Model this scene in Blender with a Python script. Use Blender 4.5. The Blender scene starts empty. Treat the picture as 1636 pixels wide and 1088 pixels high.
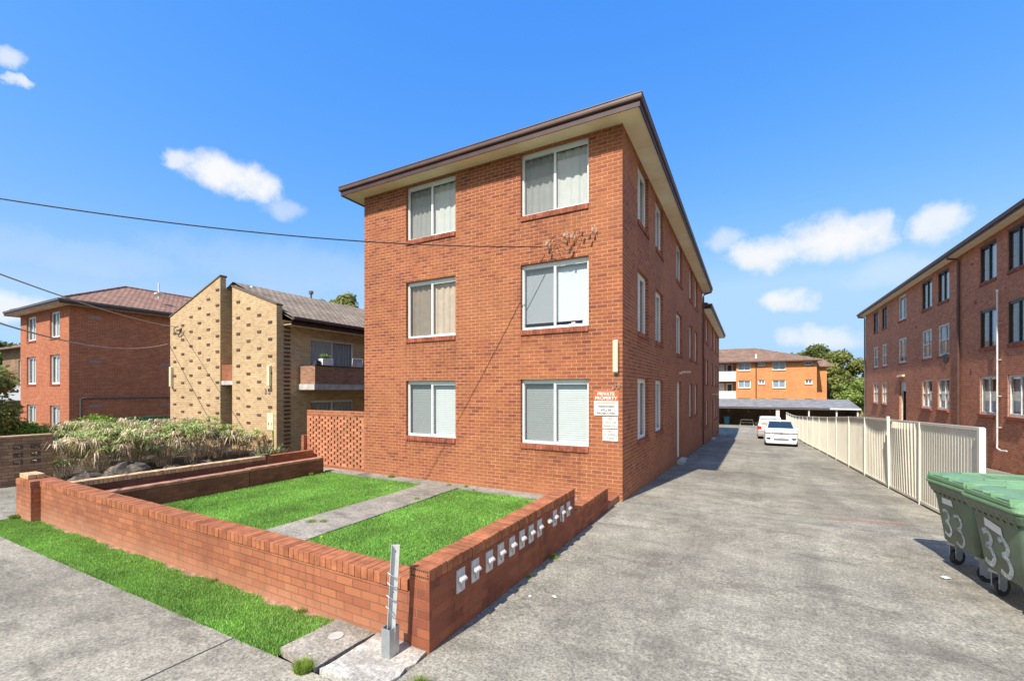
import bpy, bmesh, math, random
import numpy as np
from math import radians, sin, cos, pi
from mathutils import Vector, Matrix
random.seed(7); RNG = np.random.default_rng(11)
S = bpy.context.scene
C = S.collection

# ------------------------------------------------------------------ helpers
def nd(t, typ, **kw):
    n = t.nodes.new(typ)
    for k, v in kw.items():
        if k.startswith('i_'):
            key = k[2:]
            n.inputs[int(key) if key.isdigit() else key.replace('_', ' ')].default_value = v
        else: setattr(n, k, v)
    return n
def L(t, a, b): t.links.new(a, b)
def mth(t, op, a, b=None, c=None, clamp=False):
    n = t.nodes.new('ShaderNodeMath'); n.operation = op; n.use_clamp = clamp
    for i, v in enumerate((a, b, c)):
        if v is None: continue
        if isinstance(v, (int, float)): n.inputs[i].default_value = v
        else: L(t, v, n.inputs[i])
    return n.outputs[0]
def mixc(t, fac, a, b, mode='MIX'):
    n = t.nodes.new('ShaderNodeMix'); n.data_type = 'RGBA'; n.blend_type = mode
    for idx, v in ((0, fac), (6, a), (7, b)):
        if isinstance(v, (int, float)): n.inputs[idx].default_value = v
        elif isinstance(v, (tuple, list)): n.inputs[idx].default_value = (*v[:3], 1)
        else: L(t, v, n.inputs[idx])
    return n.outputs[2]
def ramp(t, fac, stops, interp='LINEAR'):
    n = t.nodes.new('ShaderNodeValToRGB'); r = n.color_ramp; r.interpolation = interp
    while len(r.elements) < len(stops): r.elements.new(0.5)
    for e, (p, c) in zip(r.elements, stops):
        e.position = p; e.color = (*c, 1) if not isinstance(c, (int, float)) else (c, c, c, 1)
    L(t, fac, n.inputs[0]); return n.outputs[0]
def newmat(name):
    m = bpy.data.materials.new(name); m.use_nodes = True
    t = m.node_tree; return m, t, t.nodes['Principled BSDF']
def noise(t, vec, scale, detail=4, rough=.6, out=0):
    n = nd(t, 'ShaderNodeTexNoise'); n.inputs['Scale'].default_value = scale
    n.inputs['Detail'].default_value = detail; n.inputs['Roughness'].default_value = rough
    if vec is not None: L(t, vec, n.inputs['Vector'])
    return n.outputs[out]
def objco(t): return nd(t, 'ShaderNodeTexCoord').outputs['Object']
def bump(t, p, h, strength=.4, dist=.01):
    b = nd(t, 'ShaderNodeBump'); b.inputs['Strength'].default_value = strength
    b.inputs['Distance'].default_value = dist; L(t, h, b.inputs['Height']); L(t, b.outputs[0], p.inputs['Normal'])
def plain(name, col, rough=.6, metal=0, var=.12, scale=6, bmp=0, spec=.5, island=0, coat=0):
    m, t, p = newmat(name)
    co = objco(t); n = noise(t, co, scale, 5)
    d = tuple(max(0, c*(1-var*1.6)) for c in col); u = tuple(min(1, c*(1+var)) for c in col)
    c = ramp(t, n, [(.3, d), (.7, u)])
    if island:
        r = nd(t, 'ShaderNodeNewGeometry').outputs['Random Per Island']
        c = mixc(t, 1, c, ramp(t, r, [(0, 1-island), (1, 1+island)]), 'MULTIPLY')
    L(t, c, p.inputs['Base Color'])
    p.inputs['Roughness'].default_value = rough; p.inputs['Metallic'].default_value = metal
    p.inputs['Specular IOR Level'].default_value = spec; p.inputs['Coat Weight'].default_value = coat
    if bmp: bump(t, p, noise(t, co, scale*8, 4), bmp, .01)
    return m
def brick(name, cols, mortar, bw=.24, rh=.0862, ms=.009, patch=.25, dirt=.0, dirtcol=(.05,.03,.02), bmp=.6, base_dirt=None, rowoff=.5, patchcol=None, stains=()):
    m, t, p = newmat(name)
    uv = nd(t, 'ShaderNodeTexCoord').outputs['UV']
    # slight wobble of the courses
    wob = noise(t, uv, 1.3, 2, .5, 1)
    v1 = nd(t, 'ShaderNodeVectorMath', operation='MULTIPLY_ADD'); L(t, wob, v1.inputs[0]); v1.inputs[1].default_value = (.012, .009, 0); L(t, uv, v1.inputs[2])
    b = nd(t, 'ShaderNodeTexBrick', offset=rowoff); L(t, v1.outputs[0], b.inputs['Vector'])
    b.inputs['Color1'].default_value = (0, 0, 0, 1); b.inputs['Color2'].default_value = (1, 1, 1, 1)
    b.inputs['Mortar'].default_value = (.5, .5, .5, 1); b.inputs['Scale'].default_value = 1
    b.inputs['Mortar Size'].default_value = ms*.62; b.inputs['Mortar Smooth'].default_value = .25
    b.inputs['Brick Width'].default_value = bw; b.inputs['Row Height'].default_value = rh
    n = len(cols); c = ramp(t, b.outputs['Color'], [((i+.5)/n, cc) for i, cc in enumerate(cols)])
    big = noise(t, uv, .55, 4, .6); mid = noise(t, uv, 2.6, 5, .65); fine = noise(t, uv, 60, 4, .7)
    c = mixc(t, 1, c, ramp(t, big, [(.3, 1-patch), (.7, 1+patch)]), 'MULTIPLY')
    c = mixc(t, 1, c, ramp(t, fine, [(.25, .78), (.75, 1.2)]), 'MULTIPLY')
    if patchcol is not None:
        f = ramp(t, noise(t, uv, .38, 3, .5), [(.5, 0.), (.68, .6)])
        c = mixc(t, f, c, patchcol)
    mm = mixc(t, 1, mortar, ramp(t, mid, [(.3, .6), (.7, 1.2)]), 'MULTIPLY')
    c = mixc(t, b.outputs['Fac'], c, mm)
    if dirt:
        st = nd(t, 'ShaderNodeMapping'); L(t, uv, st.inputs[0]); st.inputs['Scale'].default_value = (2.2, .45, 1)
        f = ramp(t, noise(t, st.outputs[0], 1.5, 7, .7), [(.5, 0.), (.75, dirt)])
        c = mixc(t, f, c, dirtcol)
    if stains:
        su_ = nd(t, 'ShaderNodeSeparateXYZ'); L(t, uv, su_.inputs[0]); acc = None
        sm = nd(t, 'ShaderNodeMapping'); L(t, uv, sm.inputs[0]); sm.inputs['Scale'].default_value = (9, .8, 1)
        stn = ramp(t, noise(t, sm.outputs[0], 1.0, 5, .7), [(.42, 0.), (.62, 1.)])
        for (a_, b_, z_, ln_) in stains:
            inside = mth(t, 'MULTIPLY', mth(t, 'GREATER_THAN', su_.outputs[0], a_), mth(t, 'LESS_THAN', su_.outputs[0], b_))
            fall = nd(t, 'ShaderNodeMapRange'); L(t, su_.outputs[1], fall.inputs[0]); fall.inputs[1].default_value = z_-ln_; fall.inputs[2].default_value = z_
            below = mth(t, 'LESS_THAN', su_.outputs[1], z_+.02)
            v_ = mth(t, 'MULTIPLY', mth(t, 'MULTIPLY', inside, fall.outputs[0]), below)
            acc = v_ if acc is None else mth(t, 'MAXIMUM', acc, v_)
        c = mixc(t, mth(t, 'MULTIPLY', mth(t, 'MULTIPLY', acc, stn), .5), c, (.12, .045, .03))
    if base_dirt:
        z = nd(t, 'ShaderNodeSeparateXYZ'); L(t, uv, z.inputs[0])
        zz = mth(t, 'ADD', z.outputs[1], mth(t, 'MULTIPLY', mth(t, 'SUBTRACT', mid, .5), .5))
        f = nd(t, 'ShaderNodeMapRange'); L(t, zz, f.inputs[0]); f.inputs[1].default_value = base_dirt[0]; f.inputs[2].default_value = base_dirt[1]
        f.inputs[3].default_value = base_dirt[2]; f.inputs[4].default_value = 0
        c = mixc(t, f.outputs[0], c, base_dirt[3])
    L(t, c, p.inputs['Base Color']); p.inputs['Roughness'].default_value = .85; p.inputs['Specular IOR Level'].default_value = .25
    h = mth(t, 'SUBTRACT', mth(t, 'MULTIPLY', fine, .35), b.outputs['Fac'])
    bump(t, p, h, bmp, .006)
    return m

class MB:
    def __init__(s): s.v = []; s.f = []; s.m = []; s.uv = {}
    def quad(s, *pts, m=0, uv=None):
        i = len(s.v); s.v += [tuple(p) for p in pts]; s.f.append(tuple(range(i, i+len(pts)))); s.m.append(m)
        if uv: s.uv[len(s.f)-1] = uv
    def box(s, x0, x1, y0, y1, z0, z1, m=0, M=None):
        P = [(x0,y0,z0),(x1,y0,z0),(x1,y1,z0),(x0,y1,z0),(x0,y0,z1),(x1,y0,z1),(x1,y1,z1),(x0,y1,z1)]
        if M is not None: P = [tuple(M @ Vector(p)) for p in P]
        i = len(s.v); s.v += P
        for f in ((0,3,2,1),(4,5,6,7),(0,1,5,4),(1,2,6,5),(2,3,7,6),(3,0,4,7)):
            s.f.append(tuple(i+k for k in f)); s.m.append(m)
    def tube(s, pts, r, n=8, m=0, caps=True):
        pts = [Vector(p) for p in pts]; rr = r if isinstance(r, (list, tuple)) else [r]*len(pts); base = len(s.v)
        up = Vector((0, 0, 1))
        for i, p in enumerate(pts):
            d = (pts[min(i+1, len(pts)-1)] - pts[max(i-1, 0)]).normalized()
            a = d.cross(up)
            if a.length < .05: a = d.cross(Vector((1, 0, 0)))
            a.normalize(); b = a.cross(d).normalized()
            for k in range(n):
                an = 2*pi*k/n; s.v.append(tuple(p + (a*cos(an) + b*sin(an))*rr[i]))
        for i in range(len(pts)-1):
            for k in range(n):
                q = base+i*n; s.f.append((q+k, q+(k+1) % n, q+n+(k+1) % n, q+n+k)); s.m.append(m)
        if caps:
            s.f.append(tuple(base+k for k in range(n))[::-1]); s.m.append(m)
            e = base+(len(pts)-1)*n; s.f.append(tuple(e+k for k in range(n))); s.m.append(m)
    def build(s, name, mats, parent=None, smooth=False, world=True, bevel=0, label=None, kind=None, cat=None, group=None, fixn=False):
        if not isinstance(mats, (list, tuple)): mats = [mats]
        off = Vector((0, 0, 0))
        if world and parent is not None:
            q = parent
            while q is not None: off += q.location; q = q.parent
        me = bpy.data.meshes.new(name)
        V = np.array(s.v, dtype=float)
        me.from_pydata([tuple(p) for p in (V - np.array(off))], [], s.f)
        for m in mats: me.materials.append(m)
        me.polygons.foreach_set('material_index', s.m)
        if smooth: me.polygons.foreach_set('use_smooth', [True]*len(s.f))
        uvl = me.uv_layers.new(name='UVMap'); li = 0; data = np.zeros((sum(len(f) for f in s.f), 2))
        for fi, f in enumerate(s.f):
            if fi in s.uv:
                for k in range(len(f)): data[li+k] = s.uv[fi][k]
            else:
                P = V[list(f)]; nrm = np.zeros(3)
                for k in range(len(f)):
                    a = P[k]; b = P[(k+1) % len(f)]; nrm += np.cross(a, b)
                ax = int(np.argmax(np.abs(nrm)*np.array([1, 1, .999])))
                if ax == 0: data[li:li+len(f)] = P[:, [1, 2]]
                elif ax == 1: data[li:li+len(f)] = P[:, [0, 2]]
                else: data[li:li+len(f)] = P[:, [0, 1]]
            li += len(f)
        data[:, 1] += .032
        uvl.data.foreach_set('uv', data.ravel())
        o = bpy.data.objects.new(name, me); C.objects.link(o)
        if parent is not None: o.parent = parent
        if bevel:
            b = o.modifiers.new('bev', 'BEVEL'); b.width = bevel; b.segments = 2; b.limit_method = 'ANGLE'
        if label: o['label'] = label
        if kind: o['kind'] = kind
        if cat: o['category'] = cat
        if group: o['group'] = group
        me.validate()
        if smooth:
            bm_ = bmesh.new(); bm_.from_mesh(me); bmesh.ops.recalc_face_normals(bm_, faces=bm_.faces)
            for f_ in bm_.faces:
                if len(f_.verts) > 8:
                    f_.smooth = False
                    for e_ in f_.edges: e_.smooth = False
            bm_.to_mesh(me); bm_.free()
        return o
def thing(name, label, cat, loc=(0, 0, 0), rz=0, group=None):
    o = bpy.data.objects.new(name, None); C.objects.link(o); o.location = loc; o.rotation_euler = (0, 0, rz)
    o['label'] = label; o['category'] = cat; o.empty_display_size = .2
    if group: o['group'] = group
    return o
def copy_tree(o, parent=None):
    c = o.copy(); C.objects.link(c)
    if parent: c.parent = parent
    for ch in list(o.children): copy_tree(ch, c)
    return c
def text(name, body, size, mat, parent, loc, rot, extrude=.002, align='CENTER', world=True, spacing=1.0, sx=1.0, shear=0, offset=0):
    cu = bpy.data.curves.new('txt', 'FONT'); cu.body = body; cu.size = size; cu.extrude = extrude
    cu.align_x = align; cu.align_y = 'CENTER'; cu.space_line = .9*spacing; cu.shear = shear; cu.resolution_u = 3; cu.offset = offset
    ob = bpy.data.objects.new('txt', cu); C.objects.link(ob); bpy.context.view_layer.update()
    me = bpy.data.meshes.new_from_object(ob.evaluated_get(bpy.context.evaluated_depsgraph_get()))
    bpy.data.objects.remove(ob); me.materials.clear(); me.materials.append(mat)
    off = Vector((0, 0, 0))
    if world:
        q = parent
        while q is not None: off += q.location; q = q.parent
    M = Matrix.Translation(Vector(loc)-off) @ rot.to_4x4() @ Matrix.Diagonal((sx, 1, 1, 1))
    me.transform(M); o = bpy.data.objects.new(name, me); C.objects.link(o); o.parent = parent
    return o
RF = Matrix.Rotation(pi/2, 3, 'X')              # text facing -Y
RXP = Matrix.Rotation(pi/2, 3, 'Z') @ RF        # text facing +X
RXN = Matrix.Rotation(-pi/2, 3, 'Z') @ RF       # text facing -X

def gz(y):
    K = [(-60, .14), (3, .11), (9.56, .02), (19, -.45), (28, -.86), (36.9, -1.3), (45.5, -1.6), (56, -1.64), (75, -1.8), (400, -3)]
    return float(np.interp(y, [k[0] for k in K], [k[1] for k in K]))

# ------------------------------------------------------------------ materials
MAIN = [(.225, .066, .036), (.305, .092, .039), (.335, .106, .041), (.315, .098, .040), (.36, .125, .048), (.285, .084, .038)]
M = {}
M['brick_main'] = brick('brick_main', MAIN, (.56, .315, .20), ms=.0108, patch=.18, dirt=.3, dirtcol=(.20, .075, .045), base_dirt=(-.15, .5, .28, (.42, .19, .10)), patchcol=(.37, .135, .055), stains=[(a_, b_, z_+.032, .95) for (a_, b_) in ((-8.65, -6.83), (-4.98, -3.15), (11.0, 12.4), (13.35, 14.75)) for z_ in (1.03, 3.78, 6.55)])
M['brick_cap'] = plain('brick_cap', (.37, .135, .065), .85, var=.22, scale=9, bmp=.5, island=.22, spec=.2)
M['brick_sill'] = plain('brick_sill', (.32, .095, .055), .8, var=.25, scale=9, bmp=.4, island=.25, spec=.2)
M['mortar'] = plain('mortar', (.26, .14, .09), .95, var=.3, scale=20)
M['brick_low'] = brick('brick_low', [(.31, .105, .052), (.36, .13, .062), (.39, .145, .068), (.33, .115, .057)], (.20, .105, .07), patch=.25, dirt=.65, dirtcol=(.16, .07, .045), base_dirt=(-.1, .35, .65, (.52, .28, .18)))
M['brick_mail'] = brick('brick_mail', [(.27, .082, .042), (.34, .108, .05), (.30, .095, .046), (.23, .068, .038)], (.22, .11, .075), patch=.25, dirt=.6, dirtcol=(.05, .02, .016))
M['brick_dark'] = brick('brick_dark', [(.19, .085, .055), (.24, .10, .065), (.15, .065, .045)], (.16, .09, .07), patch=.35, dirt=.6, dirtcol=(.07, .04, .03))
M['brick_red'] = brick('brick_red', [(.35, .095, .045), (.41, .12, .055), (.32, .08, .04), (.44, .14, .065)], (.54, .30, .18), patch=.1, ms=.014)
M['brick_right'] = brick('brick_right', [(.44, .155, .08), (.51, .19, .095), (.39, .13, .07), (.55, .215, .11)], (.60, .39, .26), patch=.14, ms=.010)
M['brick_beige'] = brick('brick_beige', [(.54, .385, .225), (.60, .44, .26), (.48, .33, .19)], (.38, .23, .11), patch=.1, ms=.012, dirt=.35, dirtcol=(.30, .20, .12))
M['brick_orange'] = brick('brick_orange', [(.60, .25, .095), (.66, .29, .11), (.55, .22, .085)], (.62, .33, .16), patch=.14)
M['brick_letter'] = brick('brick_letter', [(.30, .19, .11), (.38, .25, .15), (.25, .15, .09)], (.14, .09, .06), patch=.3, dirt=.7, dirtcol=(.12, .07, .05))
M['brick_cream_cap'] = plain('brick_cream_cap', (.60, .40, .22), .85, var=.25, scale=9, bmp=.4, island=.15)
M['brick_brown'] = plain('brick_brown', (.11, .06, .04), .85, var=.2, scale=9, island=.25)
M['brick_breeze'] = plain('brick_breeze', (.50, .20, .10), .85, var=.2, scale=8, bmp=.4, island=.2)
M['white'] = plain('white_frame', (.80, .80, .78), .4, var=.03)
M['white_old'] = plain('white_old_timber', (.72, .70, .64), .6, var=.15, scale=5)
M['dark_alu'] = plain('dark_aluminium', (.05, .05, .05), .4, metal=.3)
M['cream_soffit'] = plain('cream_soffit', (.86, .76, .54), .8, var=.08, scale=1.5)
M['gutter'] = plain('gutter_brown', (.115, .06, .046), .45, var=.15, scale=2)
M['fascia'] = plain('fascia_maroon', (.055, .02, .02), .6, var=.3, scale=3)
M['gutter_grey'] = plain('gutter_grey', (.13, .11, .10), .45)
M['cable'] = plain('cable_black', (.03, .03, .03), .6)
M['cable_light'] = plain('cable_light', (.35, .30, .24), .6)
M['copper'] = plain('insulator_ceramic', (.66, .56, .46), .35, var=.4, scale=20)
M['galv'] = plain('galvanised_steel', (.42, .45, .46), .42, metal=.55, var=.12, scale=12)
M['galv_white'] = plain('galvanised_bright', (.60, .60, .59), .45, metal=.1, var=.1, scale=12)
M['plate'] = plain('mail_plate', (.56, .52, .48), .6, metal=0, var=.18, scale=14)
M['flap'] = plain('flap_worn_white', (.62, .58, .52), .6, var=.2, scale=20)
M['sign_white'] = plain('sign_white', (.70, .67, .62), .5, var=.05)
M['sign_red'] = plain('sign_red', (.76, .12, .03), .5, var=.05)
M['ink'] = plain('ink_black', (.03, .03, .035), .6)
M['ink_grey'] = plain('ink_grey', (.16, .16, .17), .6)
M['letters_metal'] = plain('letters_metal', (.45, .36, .28), .4, metal=.4)
M['tube_light'] = plain('lamp_cover', (.74, .64, .42), .35, var=.05)
M['bark'] = plain('bark', (.16, .11, .075), .9, var=.3, scale=5, bmp=.6)
M['rock'] = plain('rock', (.15, .125, .095), .95, var=.55, scale=5, bmp=1.0)
M['pvc'] = plain('white_pvc', (.80, .78, .76), .35)
M['fence_cream'] = plain('fence_cream', (.74, .69, .56), .5, var=.07, scale=1.2)
M['fence_post'] = plain('fence_post_cream', (.80, .75, .63), .5, var=.06, scale=1.2)
M['fence_green'] = plain('fence_green', (.12, .28, .17), .5)
M['bin_green'] = plain('bin_green', (.105, .15, .095), .42, var=.22, scale=3)
M['bin_lid'] = plain('bin_lid_green', (.17, .31, .16), .38, var=.12, scale=3)
M['rubber'] = plain('rubber', (.03, .03, .032), .7)
M['label_white'] = plain('label_white', (.75, .74, .72), .6, var=.1, scale=20)
M['terracotta'] = plain('white_pot', (.75, .75, .72), .5)
M['blue_plastic'] = plain('blue_plastic', (.03, .16, .32), .5)
M['yellow_lid'] = plain('yellow_lid', (.75, .60, .05), .5)
M['dark_plastic'] = plain('dark_plastic', (.04, .045, .05), .5)
M['concrete_pale'] = plain('concrete_pale', (.52, .49, .44), .9, var=.2, scale=4, bmp=.4)

def tile_mat(name, col, col2):
    m, t, p = newmat(name); uv = nd(t, 'ShaderNodeTexCoord').outputs['UV']
    b = nd(t, 'ShaderNodeTexBrick', offset=.5); L(t, uv, b.inputs['Vector']); b.inputs['Scale'].default_value = 1
    b.inputs['Color1'].default_value = (*col, 1); b.inputs['Color2'].default_value = (*col2, 1); b.inputs['Mortar'].default_value = (*[c*.35 for c in col], 1)
    b.inputs['Brick Width'].default_value = .30; b.inputs['Row Height'].default_value = .32; b.inputs['Mortar Size'].default_value = .02
    c = mixc(t, 1, b.outputs['Color'], ramp(t, noise(t, uv, .8, 5), [(.3, .75), (.7, 1.2)]), 'MULTIPLY')
    L(t, c, p.inputs['Base Color']); p.inputs['Roughness'].default_value = .85; p.inputs['Specular IOR Level'].default_value = .15
    bump(t, p, mth(t, 'SUBTRACT', 1, b.outputs['Fac']), .8, .03); return m
M['tile_brown'] = tile_mat('tile_brown', (.24, .15, .11), (.33, .21, .16)); M['tile_orange'] = tile_mat('tile_weathered', (.25, .155, .11), (.33, .21, .15))
M['tile_red'] = tile_mat('tile_red', (.30, .165, .12), (.38, .225, .165))
M['tile_grey'] = tile_mat('tile_grey', (.26, .20, .145), (.35, .275, .20))

def glass(name, tint=(.9, .93, .95), refl=.12, dark=0):
    m, t, p = newmat(name); t.nodes.remove(p); out = t.nodes['Material Output']
    tr = nd(t, 'ShaderNodeBsdfTransparent'); tr.inputs[0].default_value = (*tint, 1)
    gl = nd(t, 'ShaderNodeBsdfGlossy'); gl.inputs['Roughness'].default_value = .01; gl.inputs[0].default_value = (1, 1, 1, 1)
    fr = nd(t, 'ShaderNodeLayerWeight'); fr.inputs[0].default_value = .5
    f = mth(t, 'ADD', mth(t, 'MULTIPLY', mth(t, 'POWER', fr.outputs['Facing'], 4), .85), refl+.04, clamp=True)
    mx = nd(t, 'ShaderNodeMixShader'); L(t, f, mx.inputs[0]); L(t, tr.outputs[0], mx.inputs[1]); L(t, gl.outputs[0], mx.inputs[2])
    L(t, mx.outputs[0], out.inputs[0]); return m
M['glass'] = glass('window_glass', (.86, .9, .92), .03)
M['glass_dark'] = glass('tinted_glass', (.35, .4, .42), .06)
def screenmat():
    m, t, p = newmat('fly_screen'); out = t.nodes['Material Output']
    p.inputs['Base Color'].default_value = (.05, .055, .06, 1); tr = nd(t, 'ShaderNodeBsdfTransparent')
    mx = nd(t, 'ShaderNodeMixShader'); mx.inputs[0].default_value = .3
    L(t, tr.outputs[0], mx.inputs[1]); L(t, p.outputs[0], mx.inputs[2]); L(t, mx.outputs[0], out.inputs[0]); return m
M['screen'] = screenmat()
def cloth(name, col, tl=.25, var=.05):
    m, t, p = newmat(name); co = objco(t)
    c = ramp(t, noise(t, co, 5, 4), [(.3, tuple(x*(1-var*2) for x in col)), (.7, col)])
    L(t, c, p.inputs['Base Color']); p.inputs['Roughness'].default_value = .9; p.inputs['Specular IOR Level'].default_value = .1
    out = t.nodes['Material Output']; tb = nd(t, 'ShaderNodeBsdfTranslucent'); L(t, c, tb.inputs[0])
    mx = nd(t, 'ShaderNodeMixShader'); mx.inputs[0].default_value = tl; L(t, p.outputs[0], mx.inputs[1]); L(t, tb.outputs[0], mx.inputs[2]); L(t, mx.outputs[0], out.inputs[0])
    return m
M['curtain_white'] = cloth('curtain_white', (.92, .89, .80))
M['curtain_beige'] = cloth('curtain_beige', (.95, .72, .52), var=.1)
M['curtain_grey'] = cloth('curtain_grey', (.58, .60, .62))
M['blind_white'] = cloth('blind_white', (.86, .86, .86), .1, .02)
M['blind_grey'] = cloth('blind_grey', (.80, .80, .76), .1, .03)

def concrete(name, c0, c1, c2, spot=.5, tracks=0, crack=0, coarse=1.0):
    m, t, p = newmat(name); co = objco(t)
    big = noise(t, co, .35, 6, .65); mid = noise(t, co, 2.2, 7, .7); fine = noise(t, co, 38, 5, .75); grit = noise(t, co, 120, 3, .8)
    c = ramp(t, big, [(.32, c0), (.5, c1), (.68, c2)])
    c = mixc(t, 1, c, ramp(t, mid, [(.25, .62), (.5, 1.), (.75, 1.28)]), 'MULTIPLY')
    c = mixc(t, 1, c, ramp(t, fine, [(.3, 1-.48*coarse), (.5, 1.), (.7, 1+.48*coarse)]), 'MULTIPLY')
    c = mixc(t, 1, c, ramp(t, noise(t, co, 17, 4, .8), [(.35, .82), (.65, 1.18)]), 'MULTIPLY')
    c = mixc(t, 1, c, ramp(t, grit, [(.35, .75), (.65, 1.2)]), 'MULTIPLY')
    mp = nd(t, 'ShaderNodeMapping'); L(t, co, mp.inputs[0]); mp.inputs['Rotation'].default_value = (0, 0, .5); mp.inputs['Scale'].default_value = (1.2, 5, 1)
    f = ramp(t, noise(t, mp.outputs[0], .6, 6, .7), [(.52, 0.), (.72, spot)])
    c = mixc(t, f, c, tuple(x*.45 for x in c0))
    if tracks:
        mp2 = nd(t, 'ShaderNodeMapping'); L(t, co, mp2.inputs[0]); mp2.inputs['Scale'].default_value = (1.5, .12, 1)
        c = mixc(t, ramp(t, noise(t, mp2.outputs[0], .9, 5, .6), [(.48, 0.), (.66, tracks)]), c, tuple(x*.5 for x in c0))
        c = mixc(t, ramp(t, noise(t, co, .9, 3, .5), [(.68, 0.), (.76, .3)]), c, tuple(x*.45 for x in c0))
        c = mixc(t, ramp(t, noise(t, co, 7, 2, .5), [(.74, 0.), (.77, .5)]), c, tuple(x*.4 for x in c0))
    if crack:
        vo = nd(t, 'ShaderNodeTexVoronoi', feature='DISTANCE_TO_EDGE'); vo.inputs['Scale'].default_value = .3
        wv = nd(t, 'ShaderNodeVectorMath', operation='MULTIPLY_ADD'); L(t, noise(t, co, 1.5, 5, .6, 1), wv.inputs[0]); wv.inputs[1].default_value = (1.2, 1.2, 0); L(t, co, wv.inputs[2])
        L(t, wv.outputs[0], vo.inputs['Vector'])
        f2 = ramp(t, vo.outputs[0], [(0, crack), (.008, 0.)]); c = mixc(t, f2, c, (.09, .08, .065))
    L(t, c, p.inputs['Base Color']); p.inputs['Roughness'].default_value = .92; p.inputs['Specular IOR Level'].default_value = .25
    bump(t, p, mth(t, 'ADD', fine, grit), .55, .006)
    return m
M['driveway'] = concrete('driveway_concrete', (.22, .198, .158), (.305, .28, .222), (.385, .355, .285), .6, crack=.35, coarse=1.35, tracks=.35)
M['footpath'] = concrete('footpath_concrete', (.20, .18, .14), (.285, .26, .205), (.39, .355, .28), .9, coarse=1.2)
M['path'] = concrete('garden_path_concrete', (.20, .18, .15), (.28, .255, .215), (.37, .34, .29), .7, crack=.9)
M['slab'] = concrete('pit_slab_concrete', (.24, .21, .17), (.31, .28, .23), (.38, .34, .28), .5, coarse=1.2)
M['rubble'] = concrete('rough_white_concrete', (.34, .30, .25), (.50, .46, .40), (.68, .65, .58), .8, crack=.6)
M['joint'] = plain('joint_dark', (.055, .05, .042), .95)
M['soil'] = plain('soil', (.085, .062, .042), .95, var=.5, scale=5, bmp=.7)
M['verge_dirt'] = plain('verge_dirt', (.34, .20, .13), .95, var=.4, scale=9, bmp=.6)
M['turf'] = plain('turf_base', (.10, .22, .04), .95, var=.35, scale=3, bmp=.5)
M['ground'] = plain('ground_earth', (.12, .13, .07), .95, var=.4, scale=.4)
M['asphalt'] = concrete('asphalt', (.045, .045, .045), (.055, .055, .055), (.07, .07, .068), .3)

def leafmat(name, cols, tl=.3):
    m, t, p = newmat(name); r = nd(t, 'ShaderNodeNewGeometry').outputs['Random Per Island']
    n = len(cols); c = ramp(t, r, [(i/(n-1), x) for i, x in enumerate(cols)])
    c = mixc(t, 1, c, ramp(t, noise(t, objco(t), .9, 3), [(.3, .65), (.7, 1.3)]), 'MULTIPLY')
    L(t, c, p.inputs['Base Color']); p.inputs['Roughness'].default_value = .6; p.inputs['Specular IOR Level'].default_value = .25
    out = t.nodes['Material Output']; tb = nd(t, 'ShaderNodeBsdfTranslucent'); L(t, c, tb.inputs[0])
    mx = nd(t, 'ShaderNodeMixShader'); mx.inputs[0].default_value = tl; L(t, p.outputs[0], mx.inputs[1]); L(t, tb.outputs[0], mx.inputs[2]); L(t, mx.outputs[0], out.inputs[0])
    return m
M['grass'] = leafmat('grass_blades', [(.13, .33, .04), (.20, .44, .06), (.30, .55, .11), (.46, .62, .22)], .35)
M['leaf_dark'] = leafmat('leaf_dark', [(.07, .11, .025), (.13, .17, .045), (.20, .23, .07)])
M['leaf_mid'] = leafmat('leaf_mid', [(.13, .17, .04), (.24, .26, .07), (.36, .36, .13)])
M['leaf_light'] = leafmat('leaf_light', [(.16, .24, .05), (.26, .36, .08), (.36, .42, .12)])
M['leaf_reed'] = leafmat('leaf_reed', [(.26, .34, .09), (.42, .50, .17), (.60, .64, .30)])
M['leaf_dry'] = leafmat('leaf_dry', [(.48, .34, .20), (.76, .60, .40), (.90, .80, .60)])
M['flower_red'] = leafmat('flower_red', [(.6, .06, .03), (.8, .14, .05)])
M['leaf_hedge'] = leafmat('leaf_hedge', [(.12, .22, .03), (.24, .36, .05), (.40, .45, .10)])
M['leaf_aloe'] = leafmat('leaf_aloe', [(.16, .22, .08), (.28, .33, .14), (.45, .42, .22)], .1)

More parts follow.
